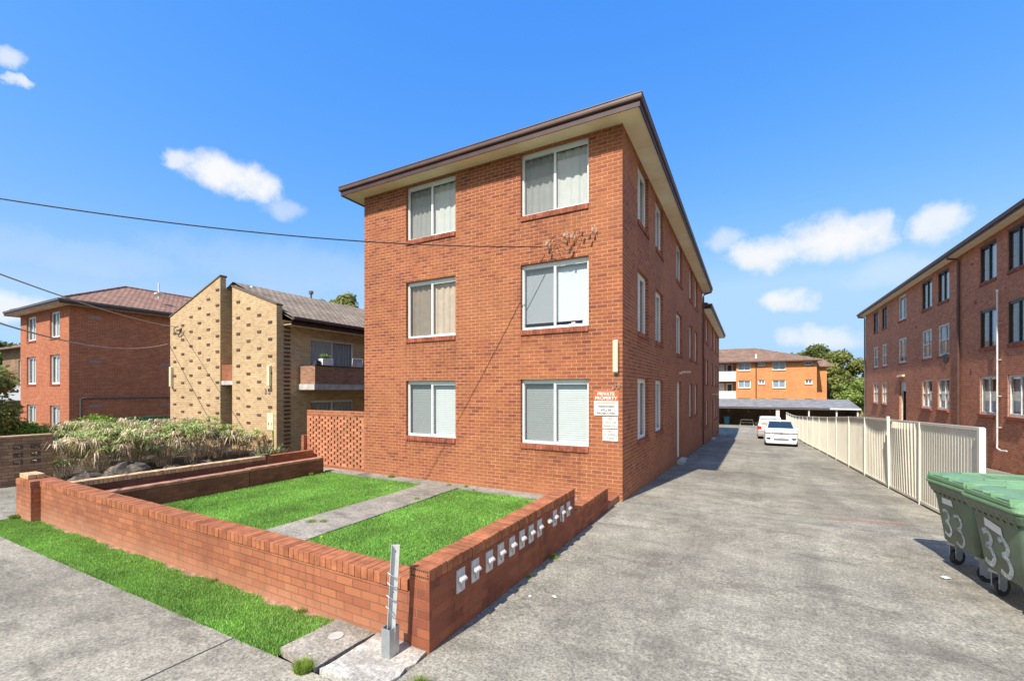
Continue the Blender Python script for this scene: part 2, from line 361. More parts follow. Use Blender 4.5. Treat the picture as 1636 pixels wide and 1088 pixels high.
# ------------------------------------------------------------------ planes: map wall coordinates (u along wall, d depth inward, z)
def PL(axis, c, n):
    def P(u, d, z):
        if axis == 'Y': return (u, c - n*d, z)
        return (c - n*d, u, z)
    P.axis = axis; P.n = n; return P
def pbox(mb, P, u0, u1, d0, d1, z0, z1, m=0):
    a = P(u0, d0, z0); b = P(u1, d1, z1)
    mb.box(min(a[0], b[0]), max(a[0], b[0]), min(a[1], b[1]), max(a[1], b[1]), z0, z1, m)
def pquad(mb, P, pts, m=0): mb.quad(*[P(*p) for p in pts], m=m)
def wall(mb, P, u0, u1, z0, z1, ops=(), th=.24, m=0, caps=False):
    us = sorted({u0, u1, *[o[0] for o in ops], *[o[1] for o in ops]}); zs = sorted({z0, z1, *[o[2] for o in ops], *[o[3] for o in ops]})
    flip = (P.axis == 'Y') == (P.n > 0)
    def q(a, b, c, d_, rev):
        pts = [P(*a), P(*b), P(*c), P(*d_)]
        if rev: pts = pts[::-1]
        mb.quad(*pts, m=m)
    for i in range(len(us)-1):
        for j in range(len(zs)-1):
            uc = (us[i]+us[i+1])/2; zc = (zs[j]+zs[j+1])/2
            if any(o[0] < uc < o[1] and o[2] < zc < o[3] for o in ops): continue
            a, b, c, d_ = us[i], us[i+1], zs[j], zs[j+1]
            q((a, 0, c), (b, 0, c), (b, 0, d_), (a, 0, d_), flip)
            q((a, th, c), (b, th, c), (b, th, d_), (a, th, d_), not flip)
    for (a, b, c, d_) in ops:
        q((a, 0, c), (a, th, c), (a, th, d_), (a, 0, d_), not flip); q((b, 0, c), (b, th, c), (b, th, d_), (b, 0, d_), flip)
        q((a, 0, c), (b, 0, c), (b, th, c), (a, th, c), flip); q((a, 0, d_), (b, 0, d_), (b, th, d_), (a, th, d_), not flip)
    q((u0, 0, z1), (u1, 0, z1), (u1, th, z1), (u0, th, z1), not flip)
    if caps:
        for u in (u0, u1): q((u, 0, z0), (u, th, z0), (u, th, z1), (u, 0, z1), u == u1)
def rowlock(mb, P, u0, u1, d0, d1, z0, z1, pitch=.086, m=0, mm=1, jit=.003, gap=.009):
    n = max(1, round((u1-u0)/pitch)); w = (u1-u0)/n
    for i in range(n):
        j = random.uniform(-jit, jit); k = random.uniform(-jit, jit)
        pbox(mb, P, u0+i*w+gap/2, u0+(i+1)*w-gap/2, d0+j, d1+j*.5, z0, z1+k, m)
    pbox(mb, P, u0+.004, u1-.004, d0+.009, d1-.006, z0+.004, z1-.007, mm)

def window(parent, P, u0, u1, z0, z1, fm, split=.5, rec=.09, fw=.045, cur='curtain_white', cstyle='wave', sill=True, sillm='brick_sill', screen=None, gl='glass', head=.07, open_frac=None, label=None, transom=None):
    f = MB(); e = .003
    a, b, c, d = u0+e, u1-e, z0+e, z1-e
    pbox(f, P, a, a+fw, rec, rec+.07, c, d); pbox(f, P, b-fw, b, rec, rec+.07, c, d)
    pbox(f, P, a+fw, b-fw, rec+.001, rec+.069, d-head, d); pbox(f, P, a+fw, b-fw, rec-.012, rec+.069, c, c+fw)
    mu = u0+(u1-u0)*split
    if split: pbox(f, P, mu-.022, mu+.022, rec+.004, rec+.06, c+fw, d-head)
    # sash rails
    lo, hi = c+fw, d-head
    if split:
        for (s0, s1, dd) in ((a+fw, mu-.022, .03), (mu+.022, b-fw, .012)):
            for q in (s0, s1-.012): pbox(f, P, q, q+.012, rec+dd, rec+dd+.02, lo, hi)
            pbox(f, P, s0+.02, s1-.02, rec+dd, rec+dd+.02, lo, lo+.025); pbox(f, P, s0+.02, s1-.02, rec+dd, rec+dd+.02, hi-.02, hi)
    if transom: pbox(f, P, a+fw, b-fw, rec+.006, rec+.05, transom-.025, transom+.025)
    w = f.build('window', M[fm], parent, label=label)
    g = MB(); pquad(g, P, [(a+fw, rec+.045, lo), (b-fw, rec+.045, lo), (b-fw, rec+.045, hi), (a+fw, rec+.045, hi)])
    g.build('pane', M[gl], w)
    if screen:
        s0, s1 = (a+fw+.02, mu-.022) if screen == 'L' else (mu+.03, b-fw-.02)
        g = MB(); pquad(g, P, [(s0, rec+.025, lo), (s1, rec+.025, lo), (s1, rec+.025, hi), (s0, rec+.025, hi)]); g.build('fly_screen', M['screen'], w)
    if cur:
        g = MB(); dd = rec+.12; cl, ch, ca, cb = lo-.05, hi+.0, a, b
        if cstyle == 'wave':
            n = max(10, int((cb-ca)/.02)); pr = None; ph = random.uniform(0, 6)
            for i in range(n+1):
                u = ca+(cb-ca)*i/n; wv = .017*sin((u-ca)*2*pi/.19+ph+1.9*sin(u*3.7+ph)) + .006*sin(u*61+ph)
                if pr: g.quad(P(pr[0], dd+pr[1], cl), P(u, dd+wv, cl), P(u, dd+wv, ch), P(pr[0], dd+pr[1], ch))
                pr = (u, wv)
            g.build('curtain', M[cur], w, smooth=True)
        elif cstyle == 'roller':
            pbox(g, P, ca, cb, dd, dd+.004, lo+.14, ch); pbox(g, P, ca, cb, dd-.01, dd+.014, lo+.12, lo+.142); g.build('blind', M[cur], w)
        elif cstyle == 'slats':
            z = lo-.03
            while z < ch: pquad(g, P, [(ca, dd, z), (cb, dd, z), (cb, dd+.007, z+.05), (ca, dd+.007, z+.05)]); z += .052
            g.build('blind', M[cur], w)
        elif cstyle == 'vertical':
            u = ca
            while u < cb: pquad(g, P, [(u, dd, cl), (u+.085, dd+.03, cl), (u+.085, dd+.03, ch), (u, dd, ch)]); u += .088
            g.build('blind', M[cur], w)
        elif cstyle == 'half':
            m_ = (ca+cb)/2
            pquad(g, P, [(m_, dd, cl), (cb, dd+.02, cl), (cb, dd+.02, ch), (m_, dd, ch)]); g.build('curtain', M[cur], w)
    if sill:
        s = MB(); rowlock(s, P, u0, u1, -.035, .10, z0-.125, z0-.006, m=0, mm=1)
        s.build('sill', [M[sillm], M['mortar']], w)
    return w
def hip_roof(x0, x1, y0, y1, ze, pitch, mat, parent, name='roof', ridge_axis='Y', gable_near=False, thick=.09):
    tp = math.tan(pitch); mb = MB(); zt = ze
    if ridge_axis == 'Y':
        h = (x1-x0)/2; xm = (x0+x1)/2; zr = zt+h*tp
        A = (x0, y0, zt); B = (x1, y0, zt); Cc = (x1, y1, zt); D = (x0, y1, zt)
        R0 = (xm, y0+(0 if gable_near else h), zr); R1 = (xm, y1-h, zr)
    else:
        h = (y1-y0)/2; ym = (y0+y1)/2; zr = zt+h*tp
        A = (x0, y0, zt); B = (x1, y0, zt); Cc = (x1, y1, zt); D = (x0, y1, zt)
        R0 = (x0+h, ym, zr); R1 = (x1-h, ym, zr)
    sl = 1/cos(pitch)
    def face(pts, e0, e1):
        e = Vector(e1)-Vector(e0); e.normalize(); nrm = (Vector(pts[1])-Vector(pts[0])).cross(Vector(pts[-1])-Vector(pts[0])); up = nrm.cross(e).normalized()
        mb.quad(*pts, uv=[((Vector(p)-Vector(e0)).dot(e), (Vector(p)-Vector(e0)).dot(up)) for p in pts])
    if ridge_axis == 'Y':
        face([A, B, R0], A, B); face([B, Cc, R1, R0], B, Cc); face([Cc, D, R1], Cc, D); face([D, A, R0, R1], D, A)
    else:
        face([A, B, R1, R0], A, B); face([B, Cc, R1], B, Cc); face([Cc, D, R0, R1], Cc, D); face([D, A, R0], D, A)
    mb.quad(D, Cc, B, A)
    r = mb.build(name, M[mat], parent)
    # ridge caps
    c = MB(); pts = [(A, R0), (D, R0), (B, R0 if ridge_axis == 'Y' else R1), (Cc, R1), (R0, R1)]
    if ridge_axis == 'Y': pts = [(A, R0), (B, R0), (Cc, R1), (D, R1), (R0, R1)]
    for a, b in pts:
        a = Vector(a); b = Vector(b); a = a.lerp(b, .06) if abs(a.z-ze) < .01 else a
        c.tube([a, b], .085, 6)
    c.build('ridge_cap', M[mat], r)
    return r
def eaves(parent_roof, x0, x1, y0, y1, wx0, wx1, wy0, wy1, zs, zg, gm='gutter'):
    """soffit at zs between wall rectangle and eave rectangle; fascia; gutter with top at zg"""
    s = MB(); i = .07
    X0, X1, Y0, Y1 = x0+i, x1-i, y0+i, y1-i
    s.box(X0, X1, Y0, wy0+.12, zs, zs+.02); s.box(X0, X1, wy1-.12, Y1, zs, zs+.02)
    s.box(X0, wx0+.12, wy0+.12, wy1-.12, zs, zs+.02); s.box(wx1-.12, X1, wy0+.12, wy1-.12, zs, zs+.02)
    # cover strips over the sheet joints
    u = X0+1.0
    while u < X1: s.box(u-.015, u+.015, Y0, wy0-.002, zs-.006, zs+.0); u += 1.2
    u = wy0+1.2
    while u < Y1: s.box(wx1+.002, X1, u-.015, u+.015, zs-.006, zs+.0); s.box(X0, wx0-.002, u-.015, u+.015, zs-.006, zs+.0); u += 1.8
    s.build('soffit', M['cream_soffit'], parent_roof)
    f = MB(); t = .022; zb = zs-.035; zt = zg-.05
    f.box(X0-t, X1+t, Y0-t, Y0, zb, zt); f.box(X0-t, X1+t, Y1, Y1+t, zb, zt)
    f.box(X1, X1+t, Y0, Y1, zb, zt); f.box(X0-t, X0, Y0, Y1, zb, zt)
    f.build('fascia', M['fascia'], parent_roof)
    g = MB(); prof = [(0, 0), (.02, -.015), (.075, -.02), (.095, .0), (.1, .03), (.088, .045), (.088, .09), (.1, .1), (.1, .115), (.08, .115)]
    prof = [(a, zg-.115+b) for a, b in prof]
    ring = []
    for a, z in prof:
        a -= .025
        ring.append([(X0-a, Y0-a, z), (X1+a, Y0-a, z), (X1+a, Y1+a, z), (X0-a, Y1+a, z)])
    for k in range(len(ring)-1):
        for c in range(4): g.quad(ring[k][c], ring[k][(c+1) % 4], ring[k+1][(c+1) % 4], ring[k+1][c])
    g.build('gutter', M[gm], parent_roof)

# ------------------------------------------------------------------ setting
def sheet(name, mat, x0, x1, y0, y1, zf, n=(1, 1), label=None, thick=.0):
    mb = MB(); nx, ny = n
    idx = {}
    xs = np.linspace(x0, x1, nx+1); ys = np.linspace(y0, y1, ny+1)
    for j, y in enumerate(ys):
        for i, x in enumerate(xs): idx[i, j] = len(mb.v); mb.v.append((x, y, zf(x, y)))
    for j in range(ny):
        for i in range(nx): mb.f.append((idx[i, j], idx[i+1, j], idx[i+1, j+1], idx[i, j+1])); mb.m.append(0)
    return mb
def fz(x): return .11 if x > -3 else .11 + (x+3)*.0175          # footpath level falls to the left
def base_z(x, y):
    if y < 12: return -.35
    return gz(y)-.35
mb = MB(); xs = [-900, -300, -120, -60, -30, -12, 0, 12, 30, 60, 120, 300, 900]; ys = [-300, -60, -10, 5, 12, 19, 28, 37, 46, 56, 75, 120, 250, 600, 1500]
for y in ys:
    for x in xs: mb.v.append((x, y, base_z(x, y)))
for j in range(len(ys)-1):
    for i in range(len(xs)-1):
        q = j*len(xs)+i; mb.f.append((q, q+1, q+1+len(xs), q+len(xs))); mb.m.append(0)
mb.build('ground', M['ground'], kind='structure', label='bare earth and grass ground under and beyond the buildings')
ys_d = [-2.6, 0, 3, 6, 9.56, 12, 15, 19, 23, 28, 32, 37, 41, 45.5, 50, 56, 63.5]
def strip(name, mat, x0, x1, yy, zf, kind='structure', label=None, skirt=.3):
    mb = MB()
    for a, b in zip(yy[:-1], yy[1:]):
        mb.quad((x0, a, zf(a)), (x1, a, zf(a)), (x1, b, zf(b)), (x0, b, zf(b)))
        for x in (x0, x1): mb.quad((x, a, zf(a)), (x, b, zf(b)), (x, b, zf(b)-skirt), (x, a, zf(a)-skirt))
    for y in (yy[0], yy[-1]): mb.quad((x0, y, zf(y)), (x1, y, zf(y)), (x1, y, zf(y)-skirt), (x0, y, zf(y)-skirt))
    return mb.build(name, M[mat], kind=kind, label=label)
strip('driveway', 'driveway', -2.5, 3.46, ys_d, gz, label='long weathered concrete driveway')
strip('carport_apron', 'driveway', -14, -2.504, [45.3, 50, 56, 63.5], lambda y: gz(y)-.006, label='concrete apron in front of the carport')
strip('neighbour_path', 'footpath', 3.464, 8.45, ys_d[3:-1], lambda y: gz(y)+.02, label='concrete path beside the right hand flats')
strip('neighbour_crossing', 'driveway', 3.464, 14, ys_d[:4], lambda y: gz(y)+.004, label='concrete crossing to the right of the driveway')
# footpath
mb = MB(); xs = [-60, -30, -20, -12.75, -9, -6, -4.4, -3, -2.502]
for a, b in zip(xs[:-1], xs[1:]): mb.quad((a, .55, fz(a)), (b, .55, fz(b)), (b, 2.42, fz(b)), (a, 2.42, fz(a)))
mb.build('footpath', M['footpath'], kind='structure', label='concrete footpath along the street')
mb = MB()
for x in (-19, -11.8, -4.38): mb.quad((x-.008, .55, fz(x)+.004), (x+.008, .55, fz(x)+.004), (x+.008+.05, 2.42, fz(x)+.004), (x-.008+.05, 2.42, fz(x)+.004))
mb.build('footpath_joints', M['joint'], kind='structure', label='narrow joints across the footpath slabs')
# driveway joints
mb = MB()
for y in (9.6, 17.6, 25.8):
    mb.quad((-2.49, y-.003, gz(y)+.004), (3.4, y-.003, gz(y)+.004), (3.4, y+.003, gz(y)+.004), (-2.49, y+.003, gz(y)+.004))
mb.build('driveway_joints', M['joint'], kind='structure', label='thin joints across the driveway slabs')
def jag(name, mat, pts, z, sub=5, amp=.02, th=.05, zf=None, kind='structure', label=None, group=None):
    out = []
    for i in range(len(pts)):
        a = Vector(pts[i]); b = Vector(pts[(i+1) % len(pts)])
        for k in range(sub):
            p = a.lerp(b, k/sub); out.append((p.x+random.uniform(-amp, amp), p.y+random.uniform(-amp, amp)))
    mb = MB(); zz = (lambda x, y: z) if zf is None else zf
    top = [(x, y, zz(x, y)) for x, y in out]
    mb.quad(*top); n = len(top)
    for i in range(n): a, b = top[i], top[(i+1) % n]; mb.quad((a[0], a[1], a[2]-th), (b[0], b[1], b[2]-th), b, a)
    return mb.build(name, M[mat], kind=kind, label=label)
# verge base, lawns, soil
mb = MB(); xs = [-12.75, -9, -6, -3.75]
for a, b in zip(xs[:-1], xs[1:]): mb.quad((a, 2.42, fz(a)-.02), (b, 2.42, fz(b)-.02), (b, 3.1, fz(b)-.01), (a, 3.1, fz(a)-.01))
mb.build('verge_soil', M['verge_dirt'], kind='structure', label='soil strip under the verge grass')
mb = MB(); mb.quad((-60, 2.42, -.14), (-12.75, 2.42, -.06), (-12.75, 4.6, -.08), (-60, 4.6, -.15)); mb.build('neighbour_forecourt', M['footpath'], kind='structure', label='concrete entry beyond the left end of the wall')
mb = MB(); mb.quad((-11.4, 3.3, -.07), (-2.7, 3.3, -.07), (-2.7, 9.3, -.08), (-11.4, 9.3, -.08)); mb.build('lawn_soil', M['turf'], kind='structure', label='turf under the front lawn')
mb = MB(); mb.quad((-60, 4.6, -.16), (-11.6, 4.6, -.1), (-11.6, 11.6, -.12), (-60, 11.6, -.3)); mb.build('garden_bed', M['soil'], kind='structure', label='dark mulched garden bed of the neighbour')
mb = MB(); mb.quad((-60, -2.6, fz(-60)-.02), (-2.502, -2.6, .1), (-2.502, .55, .1), (-60, .55, fz(-60)-.02)); mb.build('nature_strip', M['turf'], kind='structure', label='grassed strip between footpath and kerb')
mb = MB(); mb.box(-60, 60, -2.8, -2.6, -.2, .09); mb.build('kerb', M['concrete_pale'], kind='structure', label='concrete kerb')
mb = MB(); mb.quad((-60, -12, -.05), (60, -12, -.05), (60, -2.8, -.05), (-60, -2.8, -.05)); mb.build('road', M['asphalt'], kind='structure', label='asphalt street')
jag('garden_path', 'path', [(-7.62, 3.34), (-6.5, 3.34), (-6.55, 9.2), (-7.62, 9.2)], -.045, 9, .02, .04, label='cracked concrete path across the lawn')
jag('facade_apron', 'path', [(-12.3, 9.22), (-2.8, 9.18), (-2.8, 9.56), (-12.3, 9.56)], -.037, 12, .012, .04, label='narrow concrete strip along the foot of the facade')
pz = lambda x, y: fz(x)
jag('pit_slab', 'slab', [(-3.73, 2.5), (-3.2, 2.44), (-3.16, 3.07), (-3.68, 3.09)], .125, 4, .006, .08, label='square concrete pit slab in the verge')
mb = MB(); n = 18; q = [(-3.44+.07*cos(2*pi*i/n), 2.86+.07*sin(2*pi*i/n)) for i in range(n)]; mb.quad(*[(x, y, .131) for x, y in q]); mb.build('pit_patch', M['concrete_pale'], kind='structure', label='round pale patch on the pit slab')
jag('rough_concrete', 'rubble', [(-3.15, 2.46), (-2.53, 2.50), (-2.52, 3.2), (-3.13, 3.1)], .12, 7, .02, .06, label='broken white concrete at the foot of the wall corner')

# survey paint marks on the driveway
def paintmat(name, col, dens):
    m, t, p = newmat(name); out = t.nodes['Material Output']; p.inputs['Base Color'].default_value = (*col, 1); p.inputs['Roughness'].default_value = .9
    tr = nd(t, 'ShaderNodeBsdfTransparent'); mx = nd(t, 'ShaderNodeMixShader'); co = objco(t)
    f = ramp(t, noise(t, co, 22, 6, .8), [(.5-dens*.25, 0.), (.78-dens*.25, min(dens, .9))])
    L(t, f, mx.inputs[0]); L(t, tr.outputs[0], mx.inputs[1]); L(t, p.outputs[0], mx.inputs[2]); L(t, mx.outputs[0], out.inputs[0]); return m
M['paint_red'] = paintmat('paint_red', (.58, .22, .15), .62); M['paint_yellow'] = paintmat('paint_yellow', (.62, .42, .08), .5)
M['spray_white'] = paintmat('spray_white', (.60, .66, .65), .85)
def mark(pts, w, mat, label):
    mb = MB()
    for (a, b) in zip(pts[:-1], pts[1:]):
        mb.quad((a[0], a[1]-w, gz(a[1]-w)+.005), (b[0], b[1]-w, gz(b[1]-w)+.005), (b[0], b[1]+w, gz(b[1]+w)+.005), (a[0], a[1]+w, gz(a[1]+w)+.005))
    mb.build('paint_mark', M[mat], kind='structure', label=label)
mark([(1.35, 10.3), (1.9, 10.45), (2.55, 10.6)], .07, 'paint_red', 'faded red paint line on the driveway')
mark([(.3, 10.9), (.8, 10.65), (1.35, 10.35)], .03, 'paint_yellow', 'faded yellow paint line on the driveway')
mark([(.25, 16.8), (1.0, 16.7), (2.4, 15.7)], .03, 'paint_yellow', 'second faded yellow paint line further down the driveway')
mark([(.35, 13.9), (.65, 13.8)], .07, 'paint_yellow', 'yellow paint blotch on the driveway')

# ------------------------------------------------------------------ grass
def blades(name, mat, pts, h=(.02, .05), w=.004, lean=.5, label=None, cat=None):
    n = len(pts); P = np.asarray(pts); a = RNG.uniform(0, 2*pi, n); hh = RNG.uniform(h[0], h[1], n); ww = w*RNG.uniform(.7, 1.4, n)
    dx = np.cos(a)*ww; dy = np.sin(a)*ww; la = RNG.uniform(0, 2*pi, n); ll = RNG.uniform(0, lean, n)*hh
    V = np.zeros((n, 3, 3)); V[:, 0] = P+np.stack([dx, dy, 0*a], 1); V[:, 1] = P-np.stack([dx, dy, 0*a], 1)
    V[:, 2] = P+np.stack([np.cos(la)*ll, np.sin(la)*ll, hh], 1)
    me = bpy.data.meshes.new(name); me.vertices.add(3*n); me.vertices.foreach_set('co', V.ravel()); me.loops.add(3*n); me.loops.foreach_set('vertex_index', np.arange(3*n))
    me.polygons.add(n); me.polygons.foreach_set('loop_start', np.arange(0, 3*n, 3)); me.update(); me.materials.append(M[mat])
    o = bpy.data.objects.new(name, me); C.objects.link(o); o['kind'] = 'stuff'; o['label'] = label; o['category'] = cat or 'grass'
    return o
n = 260000; x = RNG.uniform(-11.35, -2.76, n); y = 3.35+RNG.random(n)**1.25*5.85
pathm = ~((x > -7.6+.03*np.sin(y*9)) & (x < -6.52+.03*np.sin(y*7+1)))
far = ~((y > 9.1+.05*np.sin(x*6))); k = pathm & far; x = x[k]; y = y[k]
blades('lawn_grass', 'grass', np.stack([x, y, np.full(len(x), -.07)], 1), (.018, .045), .0055, .9, 'bright green mown lawn in front of the flats')
n = 120000; x = RNG.uniform(-12.7, -3.6, n); y = RNG.uniform(2.36, 3.08, n)
edge = 2.405+.012*np.sin(x*5)+.01*np.sin(x*17)+.03*RNG.random(n); back = 3.07+.035*np.sin(x*3.1)+.03*np.sin(x*11)-.03*RNG.random(n)
right = -3.72-.03*np.sin(y*20)-.03*RNG.random(n); k = (y > edge) & (y < back) & (x < right); x = x[k]; y = y[k]
blades('verge_grass', 'grass', np.stack([x, y, .11+(x+3)*.0175-.02], 1), (.015, .045), .0055, .9, 'green grass strip between the footpath and the low brick wall')
# tufts / weeds as a single stuff object
pts = []
for (cx, cy, cz, r, n) in [(-3.28, 2.4, .11, .07, 900), (-2.62, 2.42, .11, .04, 300), (-2.27, 2.68, .11, .06, 700), (-2.0, 2.62, .11, .05, 300), (-2.44, 5.75, .04, .05, 500), (-2.45, 5.0, .04, .03, 200), (-7.3, 5.5, -.065, .09, 200), (-7.1, 5.62, -.065, .07, 130),
                         (-9.0, 9.4, -.04, .09, 350), (-6.9, 9.3, -.06, .06, 200), (-6.4, 9.35, -.06, .05, 160), (-5.9, 3.05, .03, .04, 120), (-4.2, 3.05, .06, .04, 120), (-6.7, 7.8, -.07, .06, 150), (-11.3, 8.5, -.04, .06, 400), (-12.6, 2.95, -.05, .1, 900)]:
    a = RNG.uniform(0, 2*pi, n); rr = r*np.sqrt(RNG.random(n)); pts.append(np.stack([cx+np.cos(a)*rr, cy+np.sin(a)*rr, np.full(n, cz)], 1))
blades('weeds', 'leaf_hedge', np.concatenate(pts), (.02, .09), .005, 1.0, 'small weeds in cracks of the concrete and at wall feet', 'weeds')
# fallen dandelion flowers
mb = MB()
for (x, y) in [(-6.3, 4.95), (-4.15, 3.9), (-5.9, 4.6), (-10.6, 7.4), (-8.0, 8.2)]:
    mb.tube([(x, y, -.02), (x, y, .0), (x, y, .008)], [.012, .016, .006], 7)
mb.build('dandelion_flowers', M['yellow_lid'], kind='stuff', label='scattered yellow dandelion flowers in the lawn', cat='flowers')

# ------------------------------------------------------------------ main flats (number 33)
main = thing('apartment_building', 'orange red brick flats numbered 33 with white sliding windows, behind the small lawn', 'building', (-2.43, 9.56, 0))
PF = PL('Y', 9.56, -1); PR = PL('X', -2.43, 1)
Z1, Z2, Z3 = (1.155, 2.71), (3.91, 5.50), (6.68, 8.215)
front = []
for (a, b) in ((-8.60, -6.88), (-4.93, -3.20)):
    for z in (Z1, Z2, Z3): front.append((a, b, z[0], z[1]))
side = []
for (a, b) in ((11.03, 12.36), (13.40, 14.70), (21.73, 22.95), (24.05, 25.35)):
    for z in ((1.18, 2.75), (3.91, 5.48), (6.68, 8.2)): side.append((a, b, *z))
for z in ((3.86, 5.46), (6.68, 8.2)): side.append((17.6, 19.2, *z))
door1 = (17.8, 19.05, -.28, 2.78)
mb = MB(); e = 28.2
wall(mb, PF, -10.25, -2.43, -.6, 8.30, front)
wall(mb, PR, 9.562, e, -1.6, 8.298, side+[door1])
wall(mb, PL('X', -10.25, -1), 9.562, e, -1.6, 8.298)
wall(mb, PL('Y', e, 1), -10.248, -2.432, -1.6, 8.296)
mb.build('wall', M['brick_main'], main)
sty = {0: dict(cur='blind_grey', cstyle='slats', screen='L', label='ground floor window with grey blind'), 1: dict(cur='curtain_beige', screen='L', label='middle window with patterned beige curtain'), 2: dict(cur='curtain_white', screen='L', label='top window with short white curtain'),
       3: dict(cur='blind_grey', cstyle='slats', screen='L'), 4: dict(cur='blind_white', cstyle='roller', screen='L', label='window with white roller blind'), 5: dict(cur='curtain_white', screen='L')}
for i, o in enumerate(front):
    window(main, PF, *o, 'white', head=.10, **sty[i])
for i, o in enumerate(side):
    window(main, PR, *o, 'white', fw=.05, head=.09, cur=random.choice(['curtain_grey', 'curtain_white', 'blind_white']), sill=True)
def door(parent, P, o, mat='white_old', dark=False, step=True, zg=None, openleaf=False):
    a, b, c, d = o; f = MB(); pbox(f, P, a+.002, a+.06, .1, .2, c, d-.003); pbox(f, P, b-.06, b-.002, .1, .2, c, d-.003); pbox(f, P, a+.06, b-.06, .1, .2, d-.07, d-.003)
    pbox(f, P, a+.06, b-.06, .1, .2, d-.62, d-.56)
    dr = f.build('door', M[mat], parent)
    l = MB()
    if openleaf: pbox(l, P, a+.06, a+.5, .14, .18, c+.01, d-.62)
    else:
        pbox(l, P, a+.062, b-.062, .14, .18, c+.01, d-.622)
    pbox(l, P, a+.062, b-.062, .15, .17, d-.559, d-.071); l.build('leaf', M[mat], dr)
    h = MB(); pbox(h, P, a+.11, a+.14, .09, .14, c+1.0, c+1.15); h.build('handle', M['dark_alu'], dr)
    if step:
        s = MB(); pbox(s, P, a, b, -.2, .24, c-.5, c-.002); s.build('step', M['concrete_pale'], dr)
door(main, PR, door1, 'white')
rf = hip_roof(-10.77, -1.91, 9.04, 28.72, 8.47, radians(15), 'tile_brown', main)
eaves(rf, -10.77, -1.91, 9.04, 28.72, -10.25, -2.43, 9.56, 28.2, 8.26, 8.49)
# rear block
wb = [(28.75, 30.1), (30.85, 32.4), (38.7, 40.6), (41.5, 43.3)]; side2 = []
for (a, b) in wb:
    for z in ((.12, 1.72), (2.82, 4.42), (5.55, 7.12)): side2.append((a, b, *z))
for z in ((2.82, 4.42), (5.55, 7.12)): side2.append((35.2, 36.7, *z))
door2 = (35.1, 36.7, -1.12, 1.72)
mb = MB(); P2 = PL('X', -2.44, 1)
wall(mb, P2, 28.202, 44.5, -2.2, 7.3, side2+[door2]); wall(mb, PL('X', -11.2, -1), 28.202, 44.5, -2.2, 7.3)
wall(mb, PL('Y', 44.5, 1), -11.19, -2.442, -2.2, 7.298); wall(mb, PL('Y', 28.203, -1), -11.19, -10.26, -2.2, 7.298)
mb.build('rear_wall', M['brick_main'], main)
for o in side2: window(main, P2, *o, 'white', fw=.06, head=.09, cur=random.choice(['curtain_grey', 'blind_white']))
door(main, P2, door2, 'white')
rf2 = hip_roof(-11.7, -1.92, 28.205, 45.05, 7.5, radians(15), 'tile_brown', main, 'rear_roof')
eaves(rf2, -11.7, -1.92, 28.21, 45.05, -11.2, -2.44, 28.4, 44.5, 7.28, 7.52)
# downpipe at end of front block
g = MB(); g.tube([(-1.99, 28.35, 8.36), (-1.99, 28.35, 8.2), (-2.34, 28.1, 8.05), (-2.37, 28.08, 7.9), (-2.37, 28.08, -.75)], .045, 8); g.build('downpipe', M['gutter'], main)
# lamps over the doors
for (P, u, z) in ((PR, 18.4, 3.12), (P2, 36.0, 2.12)):
    g = MB(); pbox(g, P, u-.05, u+.05, -.1, 0, z-.04, z+.04); pbox(g, P, u-.045, u+.045, -.42, -.1, z+.0, z+.07); g.build('door_lamp', M['tube_light'], main)
# vents low on the right wall and bricks
for (u, z) in ((10.3, 3.8), (10.35, 2.55), (16.2, 5.2)):
    g = MB(); pbox(g, PR, u-.11, u+.11, -.004, .0, z-.04, z+.04); g.build('vent', M['brick_sill'], main)

# vertical lamp, numbers, signs
lamp = thing('wall_lamp', 'long cream vertical tube lamp fixed on the facade corner above the signs', 'lamp', (-2.565, 9.56, 2.82))
g = MB(); g.box(-2.62, -2.51, 9.455, 9.53, 2.84, 3.53); g.build('lamp_cover', M['tube_light'], lamp, bevel=.012)
g = MB(); g.box(-2.605, -2.525, 9.53, 9.559, 2.82, 3.545); g.build('base_plate', M['white_old'], lamp)
num = thing('house_number', 'metal numerals 33 on the brick facade above the red and white sign', 'number', (-2.57, 9.56, 2.5))
for (x, k) in ((-2.615, 0), (-2.525, 1)): text('numeral', '3', .15, M['letters_metal'], num, (x, 9.545, 2.52), RF, .008, shear=.35)
num2 = thing('house_number', 'small faded numerals 33 just under the cream tube lamp', 'number', (-2.57, 9.56, 2.67))
for (x, k) in ((-2.605, 0), (-2.535, 1)): text('numeral', '3', .10, M['letters_metal'], num2, (x, 9.553, 2.70), RF, .003, shear=.2)
def sign(name, label, x0, x1, z0, z1, lines, head=None):
    s = thing(name, label, 'sign', ((x0+x1)/2, 9.56, z0)); g = MB(); g.box(x0, x1, 9.546, 9.557, z0, z1); g.build('board', M['sign_white'], s)
    if head: g = MB(); g.box(x0+.002, x1-.002, 9.5425, 9.5459, head, z1-.002); g.build('header', M['sign_red'], s)
    for (tx, z, sz, mt, sx, bd) in lines: text('lettering', tx, sz, M[mt], s, ((x0+x1)/2, 9.5415 if (head and z > head) else 9.5445, z), RF, .001, sx=sx, offset=bd)
sign('warning_sign', 'red and white PRIVATE PROPERTY sign screwed to the brick corner', -3.07, -2.52, 1.885, 2.435,
     [('PRIVATE', 2.36, .105, 'sign_white', 1.0, .003), ('PROPERTY', 2.265, .105, 'sign_white', 1.0, .003), ('NO TRESPASSING', 2.16, .055, 'sign_red', 1.0, .0), ('TRESPASSERS', 2.08, .066, 'ink', 1.0, .001), ('WILL BE', 2.005, .066, 'ink', 1.0, .001), ('PROSECUTED', 1.93, .066, 'ink', 1.0, .001)], head=2.21)
